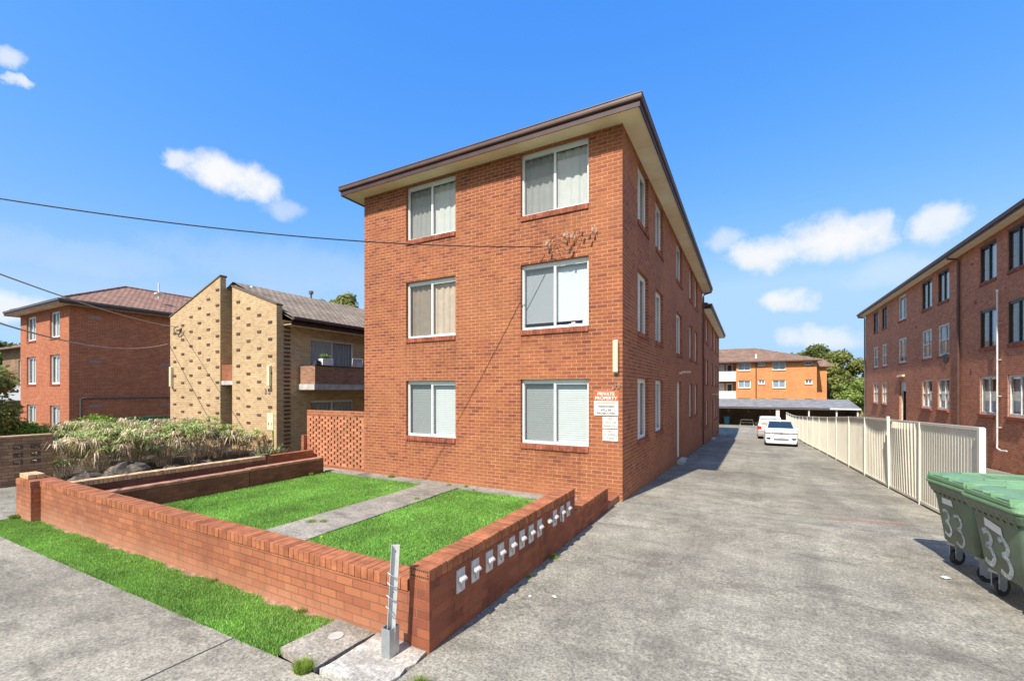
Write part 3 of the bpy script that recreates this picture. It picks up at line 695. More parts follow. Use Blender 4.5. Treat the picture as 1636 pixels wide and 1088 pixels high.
sign('parking_sign', 'small white NO VISITOR PARKING sign directly under the red one', -2.87, -2.53, 1.60, 1.855, [('NO', 1.81, .085, 'ink_grey', .9, 0), ('VISITOR', 1.73, .08, 'ink_grey', .95, 0), ('PARKING', 1.65, .08, 'ink_grey', .9, 0)])
sign('dumping_sign', 'small white NO DUMPED ITEMS sign, lowest of the three signs', -2.87, -2.53, 1.325, 1.58, [('NO', 1.535, .085, 'ink_grey', .9, 0), ('DUMPED', 1.455, .08, 'ink_grey', .95, 0), ('ITEMS', 1.375, .08, 'ink_grey', .9, 0)])
st = thing('window_sticker', 'small stickers in the lower right corner of the middle floor roller blind window', 'sticker', (-3.6, 9.68, 3.97))
g = MB(); g.box(-3.38, -3.27, 9.684, 9.687, 3.975, 4.06); g.build('white_sticker', M['sign_white'], st)
g = MB(); g.box(-3.73, -3.48, 9.684, 9.687, 3.972, 3.995); g.box(-3.66, -3.56, 9.684, 9.687, 3.995, 4.035); g.build('pink_sticker', plain('sticker_pink', (.75, .45, .5), .5), st)

# insulators and drop wires
def catenary(a, b, sag, n=24):
    a = Vector(a); b = Vector(b); return [tuple(a.lerp(b, i/n) - Vector((0, 0, sag*4*(i/n)*(1-i/n)))) for i in range(n+1)]
bra = thing('cable_bracket', 'porcelain insulators and looping black leads on the facade between the right hand windows', 'bracket', (-3.7, 9.56, 5.8))
for (x, z) in ((-4.17, 5.85), (-3.72, 5.98), (-3.55, 5.93), (-3.05, 5.99)):
    g = MB(); g.tube([(x, 9.56, z-.06), (x, 9.50, z-.06), (x, 9.46, z)], .008, 6); g.build('hook', M['galv'], bra)
    g = MB(); g.tube([(x-.01, 9.47, z-.03), (x-.01, 9.43, z), (x, 9.40, z+.05)], [.02, .032, .02], 8); g.tube([(x, 9.46, z-.01), (x+.03, 9.45, z+.12), (x+.06, 9.46, z+.11), (x+.05, 9.47, z-.02)], .008, 6); g.build('insulator', M['copper'], bra)
random.seed(5)
loops = [[(-4.15, 9.45, 5.86), (-4.0, 9.44, 5.98), (-3.85, 9.45, 5.9), (-3.72, 9.45, 5.8), (-3.6, 9.46, 5.9)],
         [(-4.12, 9.45, 5.8), (-3.98, 9.44, 5.9), (-3.9, 9.45, 5.72), (-3.8, 9.45, 5.62), (-3.62, 9.47, 5.62), (-3.55, 9.46, 5.8)],
         [(-4.15, 9.45, 5.82), (-4.08, 9.44, 5.68), (-3.9, 9.45, 5.6), (-3.7, 9.45, 5.6)],
         [(-3.55, 9.45, 5.92), (-3.42, 9.44, 6.1), (-3.38, 9.45, 5.95), (-3.5, 9.46, 5.75), (-3.58, 9.47, 5.6)],
         [(-3.45, 9.45, 5.86), (-3.3, 9.45, 5.8), (-3.15, 9.45, 5.84), (-3.06, 9.45, 5.98)], [(-4.1, 9.45, 5.9), (-3.95, 9.44, 6.05), (-3.8, 9.45, 6.0), (-3.72, 9.45, 5.9)]]
def smooth_path(pts, k=6):
    P = [Vector(p) for p in pts]; out = []
    for i in range(len(P)-1):
        p0, p1, p2, p3 = P[max(i-1, 0)], P[i], P[i+1], P[min(i+2, len(P)-1)]
        for j in range(k):
            t = j/k; out.append(tuple(.5*((2*p1)+(-p0+p2)*t+(2*p0-5*p1+4*p2-p3)*t*t+(-p0+3*p1-3*p2+p3)*t**3)))
    out.append(tuple(P[-1])); return out
for l in loops: g = MB(); g.tube(smooth_path(l), .005, 6); g.build('lead', M['cable'], bra)
for (x, z) in ((-4.1, 5.76), (-3.56, 5.74), (-3.6, 5.66), (-3.12, 5.9), (-3.3, 6.0)):
    g = MB(); g.tube([(x, 9.45, z), (x-.02, 9.45, z-.09)], [.02, .026], 8); g.build('joint_sleeve', M['cable'], bra)
g = MB(); w1 = [(-4.3, 9.42, 5.82), (-8.48, 4.66, 5.42), (-10.5, 2.3, 5.5)]
# quadratic through three points, extended to the pole out of view
def through(p, q, r, t1, ts):
    out = []
    for t in ts:
        # lagrange at 0,t1,1
        l0 = (t-t1)*(t-1)/((0-t1)*(0-1)); l1 = t*(t-1)/(t1*(t1-1)); l2 = t*(t-t1)/(1*(1-t1))
        out.append(tuple(Vector(p)*l0+Vector(q)*l1+Vector(r)*l2))
    return out
g.tube(through(*w1, .67, np.linspace(0, 2.3, 50)), .012, 6)
g.build('service_cable', M['cable'], label='black overhead cable running to the insulators on the main brick facade', cat='cable')
g = MB(); g.tube(through((-24.6, 11.15, 5.52), (-19.2, 6.9, 5.07), (-14.6, 3.2, 5.0), .54, np.linspace(0, 1.5, 50)), .016, 6)
g.build('service_cable', M['cable_light'], label='upper overhead cable ending at the cream brick gable wall', cat='cable')
g = MB(); g.tube(through((-25.55, 11.1, 4.75), (-20.6, 7.1, 4.0), (-16.1, 3.53, 4.06), .53, np.linspace(0, 1.5, 50)), .02, 6)
g.build('service_cable', M['cable_light'], label='lower sagging overhead cable ending at the left edge of the cream brick building', cat='cable')

# ------------------------------------------------------------------ front walls
fw = thing('front_wall', 'low orange brick wall with brick on edge coping along the grass verge', 'wall', (-7.5, 3.1, 0))
PW = PL('Y', 3.1, -1)
g = MB(); g.box(-11.95, -2.732, 3.1, 3.33, -.3, .60); g.build('brickwork', M['brick_low'], fw)
g = MB(); rowlock(g, PW, -11.95, -2.76, -.012, .235, .603, .712, m=0, mm=1, jit=.0022, gap=.006); g.build('coping', [M['brick_cap'], M['mortar']], fw, bevel=.004)
g = MB(); g.box(-12.75, -11.952, 2.97, 3.35, -.3, .60); g.build('end_pier', M['brick_low'], fw)
g = MB(); rowlock(g, PL('Y', 2.97, -1), -12.75, -11.95, -.01, .38, .603, .712, m=0, mm=1); g.build('pier_coping', [M['brick_cap'], M['mortar']], fw, bevel=.004)
g = MB(); g.box(-12.77, -12.3, 3.02, 3.13, .715, .80); g.box(-12.77, -12.3, 3.14, 3.25, .715, .80)
lb = g.build('loose_bricks', M['brick_cream_cap'], label='two pale cream bricks lying on the left end pier of the front wall', cat='bricks', bevel=.004)
mw = thing('letterbox_wall', 'orange brick wall beside the driveway holding a row of metal letterbox plates', 'wall', (-2.6, 6, 0))
PMW = PL('X', -2.5, 1)
g = MB(); g.box(-2.73, -2.5, 3.08, 6.77, -.3, .735); g.build('brickwork', M['brick_mail'], mw)
g = MB(); rowlock(g, PMW, 3.17, 6.77, -.006, .238, .738, .85, m=0, mm=1, jit=.003, gap=.006); g.build('coping', [M['brick_cap'], M['mortar']], mw, bevel=.008)
g = MB(); g.box(-2.73, -2.5, 3.08, 3.17, .737, .845)
for i in range(9):
    for j in range(3):
        if j == 1 and i not in (0, 8): continue
        x = -2.71+i*.0235; z = .765+j*.028; g.box(x, x+.011, 3.076, 3.0805, z, z+.013, m=1)
g.build('end_brick', [M['brick_cap'], M['ink']], mw)
g = MB(); g.box(-2.725, -2.505, 6.772, 8.70, -.3, .375); g.build('lower_brickwork', M['brick_mail'], mw)
g = MB(); rowlock(g, PMW, 6.775, 8.70, .0, .232, .378, .485, m=0, mm=1, jit=.0035, gap=.006); g.build('lower_coping', [M['brick_cap'], M['mortar']], mw, bevel=.008)
g = MB(); g.box(-2.722, -2.508, 8.703, 9.552, -.3, .15); g.build('footing', M['brick_low'], mw)
ys = [3.55, 3.81, 4.09, 4.34, 4.61, 4.87, 5.13, 5.39, 5.68, 5.92, 6.20, 6.46]
ordn = ['nearest the post', 'second from the post end', 'third from the post end', 'fourth from the post end', 'fifth from the post end', 'sixth from the post end', 'seventh from the post end', 'eighth from the post end', 'without a face plate', 'next after the bare flap', 'junk mail in its slot', 'at the far end beside the step']
for i, y in enumerate(ys):
    lb = thing('letterbox', 'grey metal letterbox plate in the driveway wall, ' + ordn[i], 'letterbox', (-2.5, y, .5), 0, 'letterboxes set in the driveway wall')
    if i != 8:
        g = MB(); g.box(-2.498, -2.488, y-.07, y+.07, .475+.003*(i % 3), .70+.004*(i % 2)); pl = g.build('plate', M['plate'], lb)
        text('numeral', str(i+1), .05, M['ink_grey'], lb, (-2.4865, y, .53), RXP, .0006)
    g = MB(); g.quad((-2.486, y-.05, .638), (-2.486, y+.05, .638), (-2.445, y+.05, .605), (-2.445, y-.05, .605)); g.quad((-2.445, y-.05, .605), (-2.445, y+.05, .605), (-2.442, y+.05, .59), (-2.442, y-.05, .59))
    g.quad((-2.486, y-.05, .636), (-2.445, y-.05, .605), (-2.442, y-.05, .59), (-2.486, y-.05, .60)); g.quad((-2.486, y+.05, .636), (-2.445, y+.05, .605), (-2.442, y+.05, .59), (-2.486, y+.05, .60))
    g.build('flap', M['flap'], lb)
    if i == 10:
        g = MB(); g.box(-2.47, -2.462, y-.045, y+.01, .47, .60); g.build('junk_mail', M['sign_white'], label='folded white junk mail hanging from a letterbox', cat='paper')
# litter on the driveway
for (x, y, r, lab) in [(-1.95, 4.62, .035, 'crumpled white paper scrap on the driveway near the letterbox wall'), (-2.2, 4.5, .02, 'tiny white paper scrap at the foot of the letterbox wall'), (2.2, 7.55, .05, 'flat white litter scrap in the shadow of the bins')]:
    g = MB(); z = gz(y); p = [(x+r*cos(a)*random.uniform(.6, 1.3), y+r*sin(a)*random.uniform(.6, 1.3), z+.006+random.uniform(0, .02)) for a in np.linspace(0, 2*pi, 8)[:-1]]
    for i in range(7): g.quad((x, y, z+.025), p[i], p[(i+1) % 7])
    g.build('paper_scrap', M['sign_white'], label=lab, cat='litter')

g = MB(); rs_ = random.Random(4)
for k in range(420):
    y = rs_.choice((rs_.uniform(3.2, 9.3), rs_.uniform(3.2, 30))); x = rs_.choice((-2.47+abs(rs_.gauss(0, .08)), 3.3-abs(rs_.gauss(0, .12)), rs_.uniform(-2.4, 3.2))); r_ = rs_.uniform(.005, .014); z = gz(y)+.003
    a_ = rs_.uniform(0, 6); g.quad((x, y, z), (x+r_*cos(a_), y+r_*sin(a_), z+.002), (x+r_*cos(a_+1.4), y+r_*sin(a_+1.4), z+.006), (x+.4*r_*cos(a_+2.6), y+.4*r_*sin(a_+2.6), z+.001))
g.build('leaf_litter', plain('litter_brown', (.16, .11, .06), .9, island=.7), kind='stuff', label='scattered dry leaf litter and grit on the driveway', cat='leaf litter')
# steel post in sleeve
po = thing('steel_post', 'leaning galvanised channel post with wire hooks in a square steel sleeve', 'post', (-2.785, 2.9, .1))
g = MB(); a0, a1, b0, b1, t = -2.835, -2.737, 2.835, 2.955, .006
g.box(a0, a1, b0, b0+t, .1, .37); g.box(a0, a1, b1-t, b1, .1, .37); g.box(a0, a0+t, b0+t, b1-t, .1, .37); g.box(a1-t, a1, b0+t, b1-t, .1, .37); g.build('sleeve', M['galv'], po)
g = MB()
Mx = Matrix.Translation((-2.79, 2.895, .12)) @ Matrix.Rotation(.07, 4, 'Y') @ Matrix.Rotation(radians(38), 4, 'Z')
g.box(-.036, .036, 0, .005, 0, .98, M=Mx); g.box(-.036, -.031, -.028, 0, 0, .98, M=Mx); g.box(.031, .036, -.028, 0, 0, .98, M=Mx); g.build('channel', M['galv_white'], po)
for z, dz in ((.73, -.03), (.64, -.025), (.53, -.035), (.43, -.09)):
    g = MB(); g.tube([Mx @ Vector((-.055, -.02, z+.015)), Mx @ Vector((-.03, -.035, z)), Mx @ Vector((.02, -.035, z+dz)), Mx @ Vector((.03, -.03, z+dz))], .005, 6); g.build('hook', M['galv'], po)
for z in (.92, .56): g = MB(); g.tube([Mx @ Vector((0, -.003, z)), Mx @ Vector((0, .001, z))], .005, 8); g.build('bolt_hole', M['ink'], po)

# breeze screen wall
bw = thing('screen_wall', 'pierced orange brick screen wall joining the left side of the flats', 'wall', (-11.5, 9.6, 0))
g = MB(); Y0, Y1 = 9.62, 9.73
z = .05; r = 0
while z < 1.56:
    x = -12.80 + (.145 if r % 2 else 0)
    g.box(-12.97, x-.035, Y0, Y1, z+.004, z+.083)
    while x+.225 < -10.42: g.box(x+.033, x+.257, Y0+random.uniform(-.002, .002), Y1, z+.004, z+.083); x += .29
    g.box(x+.033, -10.26, Y0, Y1, z+.004, z+.083); z += .086; r += 1
g.build('pierced_bricks', M['brick_breeze'], bw)
g = MB(); g.box(-12.97, -10.26, Y0, Y1, z+.002, z+.19); g.box(-12.97, -10.26, Y0, Y1, -.4, .052); g.build('solid_courses', M['brick_main'], bw)
g = MB(); g.box(-13.1, -12.975, 9.5, 9.75, -.4, .95); g.build('stub_pier', M['brick_low'], bw)

# garden dividing walls
dw = thing('lawn_wall', 'dark weathered brick wall with a crack along the left side of the lawn', 'wall', (-11.5, 6.5, 0))
g = MB(); g.box(-11.6, -11.37, 3.335, 6.75, -.4, .33); g.box(-11.605, -11.375, 6.77, 9.0, -.4, .345); g.build('brickwork', M['brick_dark'], dw)
PD = PL('X', -11.37, 1)
g = MB(); g.box(-11.6, -11.365, 3.34, 6.75, .333, .395); g.box(-11.605, -11.37, 6.77, 9.0, .348, .41); g.build('coping', plain('worn_coping', (.42, .20, .13), .85, var=.3, scale=6, bmp=.4), dw, bevel=.006)
cw = thing('garden_wall', 'brown brick garden wall with cream brick on edge coping behind the dark lawn wall', 'wall', (-12.6, 6.5, 0))
g = MB(); g.box(-12.73, -12.5, 3.36, 7.9, -.4, .40); g.build('brickwork', M['brick_dark'], cw)
PC = PL('X', -12.5, 1)
g = MB(); rowlock(g, PC, 3.36, 7.9, -.012, .235, .403, .51, m=0, mm=1); g.build('coping', [M['brick_cream_cap'], M['mortar']], cw, bevel=.004)
g = MB(); g.box(-12.72, -12.49, 7.95, 9.5, -.4, .5); g.build('far_brickwork', M['brick_low'], cw)

# letterbox wall of neighbour
nw = thing('letterbox_wall', 'brown brick wall at the left edge holding six brown letterboxes', 'wall', (-17.2, 4, -.1))
PN = PL('X', -17.08, 1); boxes = []
for (u0, u1) in ((3.92, 4.10), (4.24, 4.42)):
    for z in (.93, .73, .53): boxes.append((u0, u1, z-.06, z+.05))
g = MB(); wall(g, PN, 2.6, 4.68, -.4, 1.2, boxes, th=.23, caps=True); g.build('brickwork', M['brick_letter'], nw)
g = MB(); rowlock(g, PN, 2.6, 4.68, -.01, .24, 1.203, 1.235, pitch=.24); g.build('coping', [M['brick_cream_cap'], M['mortar']], nw)
M['letter_brown'] = plain('letterbox_brown', (.085, .045, .04), .5)
pos = ['top left', 'middle left', 'bottom left', 'top right', 'middle right', 'bottom right']
for i, (a, b, c, d) in enumerate(boxes):
    t_ = thing('letterbox', 'brown metal letterbox, %s of six in the brown brick wall' % pos[i], 'letterbox', (-17.08, (a+b)/2, c), 0, 'brown letterboxes in the neighbour wall')
    g = MB(); pbox(g, PN, a+.002, b-.002, -.015, .02, c+.002, c+.065); pbox(g, PN, a+.002, a+.02, -.015, .05, c+.065, d-.002); pbox(g, PN, b-.02, b-.002, -.015, .05, c+.065, d-.002); pbox(g, PN, a+.02, b-.02, -.02, .04, d-.02, d-.002); g.build('front', M['letter_brown'], t_)
    g = MB(); pbox(g, PN, a+.1, a+.12, -.022, -.016, c+.03, c+.05); g.build('lock', M['galv_white'], t_)

# ------------------------------------------------------------------ cream brick building (number 35)
cb = thing('apartment_building', 'two storey cream brick building numbered 35, its split gable dotted with brown bricks', 'building', (-20, 11.2, -.1))
Yc = 11.2
def poly_wall(mb, pts, y0, y1):
    f = [(x, y0, z) for x, z in pts]; b = [(x, y1, z) for x, z in pts]
    mb.quad(*f); mb.quad(*b[::-1]); n = len(pts)
    for i in range(n): mb.quad(f[i], b[i], b[(i+1) % n], f[(i+1) % n])
g = MB(); poly_wall(g, [(-25.53, -.5), (-21.08, -.5), (-21.08, 7.58), (-25.53, 6.07)], Yc, Yc+.25)
g.box(-21.33, -21.08, Yc+.25, Yc+1.6, -.5, 7.1)
gL = g
g = MB(); poly_wall(g, [(-20.14, -.5), (-17.0, -.5), (-17.0, 5.93), (-20.14, 7.02)], Yc, Yc+.25); g.box(-20.14, -19.9, Yc+.25, Yc+1.6, -.5, 6.7)
gR = g
M['cap_brown'] = plain('cap_brown', (.14, .10, .06), .7)
g = MB(); poly_wall(g, [(-25.58, 6.08), (-21.05, 7.60), (-21.05, 7.66), (-25.58, 6.14)], Yc-.03, Yc+.28); poly_wall(g, [(-20.17, 7.03), (-16.97, 5.93), (-16.97, 5.99), (-20.17, 7.09)], Yc-.03, Yc+.28); g.build('capping', M['cap_brown'], cb)
# projecting brown headers
for (x0, x1, zt0, zt1, ph) in ((-25.4, -21.2, 6.0, 7.5, 0), (-20.0, -17.15, 6.95, 5.95, 1)):
    i = 0; x = x0+.2; g = gR if ph else gL
    while x < x1:
        zt = zt0+(zt1-zt0)*(x-x0)/(x1-x0)-.25; z = .3+(.35 if (i+ph) % 2 else 0)
        while z < zt: g.box(x, x+.26, Yc-.025, Yc+.003, z, z+.10, m=1); z += .70
        x += .755; i += 1
gL.build('left_gable_wall', [M['brick_beige'], M['brick_brown']], cb); gR.build('right_gable_wall', [M['brick_beige'], M['brick_brown']], cb)
PS = PL('X', -17.0, 1)
sw = [(13.05, 15.3, 3.5, 4.72), (13.05, 15.3, -.2, 1.98)]
mb = MB(); wall(mb, PS, Yc+.25, 30, -.9, 5.35, [(12.8, 15.2, 2.7, 4.75), (12.8, 15.2, -.2, 1.98)]); wall(mb, PL('X', -25.5, -1), Yc+.25, 30, -.9, 5.35); wall(mb, PL('Y', 30, 1), -25.5, -17, -.9, 5.35)
wall(mb, PL('Y', Yc+1.6, -1), -21.35, -19.9, -.9, 6.8); mb.build('side_wall', M['brick_beige'], cb)
g = MB(); z = .02
while z < 5.2: pbox(g, PS, Yc+.32, Yc+.60, -.03, 0, z, z+.08); z += .172
g.build('toothed_bricks', M['brick_brown'], cb)
tp = math.tan(radians(24.5)); g = MB(); xe, xr = -16.35, -20.6; zr = 5.42+(xr-xe)*-tp
for s_, xx in ((1, xe), (-1, 2*xr-xe)):
    a, b, c, d = (xx, Yc+.28, 5.42), (xx, 30.5, 5.42), (xr, 30.5, zr), (xr, Yc+.28, zr); sl = 1/cos(radians(24.5))
    g.quad(a, b, c, d, uv=[(a[1], 0), (b[1], 0), (c[1], abs(xr-xx)*sl), (d[1], abs(xr-xx)*sl)])
    g.quad(d, c, (c[0], c[1], c[2]-.12), (d[0], d[1], d[2]-.12)); g.quad((xx, Yc+.28, 5.3), (xx, 30.5, 5.3), (xr, 30.5, zr-.12), (xr, Yc+.28, zr-.12))
rf = g.build('roof', M['tile_grey'], cb)
g = MB(); g.box(-16.45, -16.3, Yc+.3, 30.5, 5.33, 5.45); g.build('gutter', M['gutter'], rf)
g = MB(); g.box(-16.50, -16.47, Yc+.3, 30.5, 5.12, 5.33); g.build('fascia', M['fascia'], rf)
g = MB(); g.box(-17.02, -16.5, Yc+.3, 30.5, 5.14, 5.16); g.build('soffit', M['cream_soffit'], rf)
g = MB(); g.box(-21.05, -20.17, Yc+.9, Yc+1.0, 6.75, 7.25); g.build('barge_board', M['white_old'], rf)
g = MB(); g.tube([(xr-.9, 16.2, zr-.5), (xr-.9, 16.2, zr+.45)], .05, 8); g.tube([(xr-.9, 16.2, zr+.45), (xr-.9, 16.2, zr+.6)], .12, 8); g.build('roof_vent', M['gutter_grey'], rf)
# landing balustrade in the stair gap
g = MB(); g.box(-21.078, -20.142, Yc+.06, Yc+.28, 2.86, 3.58); g.build('landing_balustrade', M['brick_low'], cb)
g = MB(); g.box(-21.078, -20.142, Yc+.04, Yc+1.6, 2.68, 2.858); g.build('landing_slab', M['concrete_pale'], cb)
# balcony
bx = -15.95
g = MB(); g.box(bx-.11, bx, 12.2, 20, 2.70, 3.46); g.box(-16.99, bx-.112, 12.2, 12.31, 2.70, 3.46); bal = g.build('balcony', brick('balcony_brick', [(.34, .17, .10), (.42, .22, .13), (.28, .14, .09)], (.50, .34, .24)), cb)
g = MB(); g.box(-17.0+.01, bx+.03, 12.15, 20, 2.46, 2.698); g.build('slab', M['concrete_pale'], bal)
g = MB(); g.box(bx-.13, bx+.02, 12.18, 20, 3.463, 3.5); g.build('balcony_capping', M['brick_brown'], bal)
for z0, z1 in ((2.71, 4.75), (-.2, 1.98)):
    w = window(cb, PS, 12.8, 15.2, z0, z1, 'white', .5, cur='curtain_grey', sill=False)
    g = MB(); u0, u1 = (12.86, 13.98) if z0 > 0 else (14.02, 15.14); k = 0
    nb = 14
    for s_ in (1, -1):
        for i in range(-14, 24):
            a = u0+i*.15; pts = []
            za = z0+.1; zb = z1-.1; h = zb-za
            ua, ub = (a, a+h) if s_ > 0 else (a, a-h)
            # clip to u range
            t0 = max(0, min(1, ((u0 if s_ > 0 else u1)-ua)/(ub-ua) if ub != ua else 0)); t1 = max(0, min(1, ((u1 if s_ > 0 else u0)-ua)/(ub-ua)))
            if t1-t0 < .02: continue
            g.tube([PS(ua+(ub-ua)*t0, .05, za+h*t0), PS(ua+(ub-ua)*t1, .05, za+h*t1)], .011, 4)
    g.build('security_grille', M['galv_white'], w)
num = thing('house_number', 'dark numerals 35 on the cream brick gable wall', 'number', (-17.5, Yc, 2.35))
text('numeral', '3', .34, M['ink_grey'], num, (-17.72, Yc-.015, 2.38), RF, .01); text('numeral', '5', .34, M['ink_grey'], num, (-17.47, Yc-.015, 2.38), RF, .01)
for (x, lab) in ((-17.38, 'cream vertical tube lamp on the right gable of the cream building'), (-25.3, 'cream vertical tube lamp at the left edge of the cream building')):
    lp = thing('wall_lamp', lab, 'lamp', (x, Yc, 2.6)); g = MB(); g.box(x-.08, x+.08, Yc-.13, Yc-.03, 2.62, 3.6 if x < -20 else 3.46); g.build('lamp_cover', M['tube_light'], lp, bevel=.02)
    g = MB(); g.box(x-.06, x+.06, Yc-.03, Yc-.001, 2.6, 3.62 if x < -20 else 3.48); g.build('base_plate', M['white_old'], lp)
sg = thing('fire_hose_sign', 'small white and yellow notice on the cream gable below the number 35', 'sign', (-17.36, Yc, 1)); g = MB(); g.box(-17.6, -17.2, Yc-.02, Yc-.002, .8, 1.5); g.build('board', M['tube_light'], sg)
g = MB(); g.box(-17.46, -17.30, Yc-.03, Yc-.021, .9, 1.25); g.build('panel', M['sign_white'], sg); g = MB(); g.box(-17.4, -17.35, Yc-.036, Yc-.031, .98, 1.15); g.build('emblem', M['yellow_lid'], sg)
# wire hook on cream building
g = MB(); x, z = -24.5, 5.35
g.tube(smooth_path([(x-.1, Yc-.1, z+.2), (x-.4, Yc-.12, z+.1), (x-.2, Yc-.12, z-.15), (x+.2, Yc-.1, z-.1), (x+.3, Yc-.12, z+.1), (x, Yc-.1, z-.25)]), .02, 6); g.tube([(x, Yc, z), (x, Yc-.2, z)], .03, 6)
g.build('cable_bracket', M['cable'], label='tangled cable bracket on the upper left of the cream gable', cat='bracket')
# balcony plant & box
pt = thing('potted_plant', 'green succulent in a white trough pot on the balcony wall of the cream building', 'plant', (bx-.05, 12.75, 3.5))
g = MB(); g.box(bx-.16, bx+.1, 12.5, 13.05, 3.505, 3.78); g.build('pot', M['terracotta'], pt, bevel=.01)
def rosette(g, c, n, r, h, w=.03, m=0, droop=.3):
    for i in range(n):
        a = random.uniform(0, 2*pi); l = r*random.uniform(.6, 1.1); e = random.uniform(.2, 1)*h
        d = Vector((cos(a), sin(a), 0)); s = Vector((-sin(a), cos(a), 0))*w*random.uniform(.6, 1.2); c_ = Vector(c)
        p1 = c_+d*l*.5+Vector((0, 0, e)); p2 = c_+d*l+Vector((0, 0, e-droop*l*random.uniform(.3, 1.5)))
        g.quad(c_-s*.4, c_+s*.4, p1+s, p1-s, m=m); g.quad(p1-s, p1+s, p2, m=m)
g = MB()
for i in range(10): rosette(g, (bx-.03+random.uniform(-.06, .06), 12.55+i*.05, 3.8+random.uniform(0, .1)), 9, .14, .12, .03)
g.build('foliage', M['leaf_light'], pt)
g = MB(); g.box(bx-.14, bx+.04, 12.24, 12.46, 3.505, 3.68); g.build('planter_box', M['dark_plastic'], label='small dark box on the balcony corner beside the white pot', cat='box')
g = thing('folded_chair', 'white framed folding chair leaning on the balcony rail of the cream building', 'chair', (bx-.4, 14.6, 2.7))
q = MB(); q.tube([(bx-.3, 14.3, 2.7), (bx-.12, 14.3, 3.9), (bx-.12, 14.9, 3.9), (bx-.3, 14.9, 2.7)], .015, 6); q.build('frame', M['white'], g)
q = MB(); q.quad((bx-.13, 14.33, 3.2), (bx-.11, 14.33, 3.88), (bx-.11, 14.87, 3.88), (bx-.13, 14.87, 3.2)); q.build('fabric', M['curtain_grey'], g)
# tv antenna on the cream roof
an = thing('tv_antenna', 'thin TV antenna on tripod on the grey tiled roof', 'antenna', (-20.6, 21.5, zr))
q = MB(); q.tube([(-20.6, 21.5, zr-.1), (-20.6, 21.5, zr+1.5)], .025, 6); q.tube([(-20.9, 21.3, zr-.1), (-20.6, 21.5, zr+.6)], .015, 5); q.tube([(-20.3, 21.8, zr-.1), (-20.6, 21.5, zr+.6)], .015, 5); q.build('mast', M['gutter_grey'], an)
q = MB(); q.tube([(-21.0, 21.2, zr+1.4), (-20.2, 21.8, zr+1.4)], .015, 5)
for k in np.linspace(0, 1, 6): c_ = Vector((-21.0, 21.2, zr+1.4)).lerp(Vector((-20.2, 21.8, zr+1.4)), k); q.tube([c_-Vector((.18, -.24, 0)), c_+Vector((.18, -.24, 0))], .012, 5)
q.build('dipoles', M['gutter_grey'], an)

# ------------------------------------------------------------------ red brick building far left
rb = thing('apartment_building', 'three storey red brick flats with brown tiled hip roof at the far left', 'building', (-39.6, 10.4, -.3))
PA = PL('Y', 10.4, -1); wins = []
for (a, b) in ((-42.6, -40.9), (-38.5, -36.9)):
    for z in ((-.05, 1.48), (2.82, 4.62), (5.69, 7.3)): wins.append((a, b, *z))
mb = MB(); wall(mb, PA, -43.8, -35.5, -1, 7.52, wins); wall(mb, PL('X', -35.5, 1), 10.402, 30, -1, 7.52); wall(mb, PL('X', -43.8, -1), 10.402, 30, -1, 7.52); wall(mb, PL('Y', 30, 1), -43.8, -35.5, -1, 7.52)
mb.build('wall', M['brick_red'], rb)
for o in wins: window(rb, PA, *o, 'white', fw=.07, head=.1, cur='blind_grey', cstyle='vertical', sillm='brick_sill')
rf = hip_roof(-44.6, -34.85, 9.75, 30.6, 7.72, radians(24), 'tile_red', rb); eaves(rf, -44.6, -34.85, 9.75, 30.6, -43.8, -35.5, 10.4, 30, 7.5, 7.75, 'gutter_grey')
PRs = PL('X', -35.5, 1)
for z in (6.9, 4.2, 1.45):
    for u in (11.6, 15.3, 17.0):
        g = MB(); pbox(g, PRs, u-.3, u+.3, -.02, 0, z-.09, z+.09); g.build('vent', plain('vent_grey', (.3, .2, .18), .8), rb)
g = MB(); g.tube([(-35.45, 10.9, -.5), (-35.45, 10.9, 1.9), (-35.45, 11.0, 1.95), (-35.45, 22, 1.95)], .05, 6); g.build('drain_pipe', M['gutter_grey'], rb)
g = MB(); g.box(-36.9, -36.5, 15.2, 15.6, 9.2, 9.3); g.tube([(-36.7, 15.4, 8.9), (-36.7, 15.4, 10.0)], .05, 6); g.build('roof_vent', M['white_old'], rf)
# green fence between
gf = thing('metal_fence', 'green corrugated metal fence between the red flats and the cream building', 'fence', (-29, 12, -.3))
def ribbed(g, P, u0, u1, z0, z1, pitch=.19, depth=.03, d0=0, lean=0):
    u = u0; prof = [(0, 0), (.30, 0), (.42, 1), (.58, 1), (.70, 0), (1, 0)]
    pts = []
    while u < u1-.01:
        for a, b in prof[:-1]:
            uu = u+a*pitch
            if uu < u1: pts.append((uu, b*depth))
        u += pitch
    pts.append((u1, 0))
    for (a, da), (b, db) in zip(pts[:-1], pts[1:]):
        g.quad(P(a, d0+da, z0), P(b, d0+db, z0), P(b, d0+db+lean, z1), P(a, d0+da+lean, z1))
PG = PL('X', -29, 1)
for i in range(5):
    g = MB(); ribbed(g, PG, 9+i*2.4, 9+i*2.4+2.36, -.9, .95, .25); g.build('panel', M['fence_green'], gf)
    g = MB(); pbox(g, PG, 9+i*2.4-.04, 9+i*2.4, -.03, .05, -.9, 1.0); g.build('post', M['fence_green'], gf)
g = MB(); pbox(g, PG, 9, 21, -.03, .04, .952, 1.0); g.build('rail', M['fence_green'], gf)

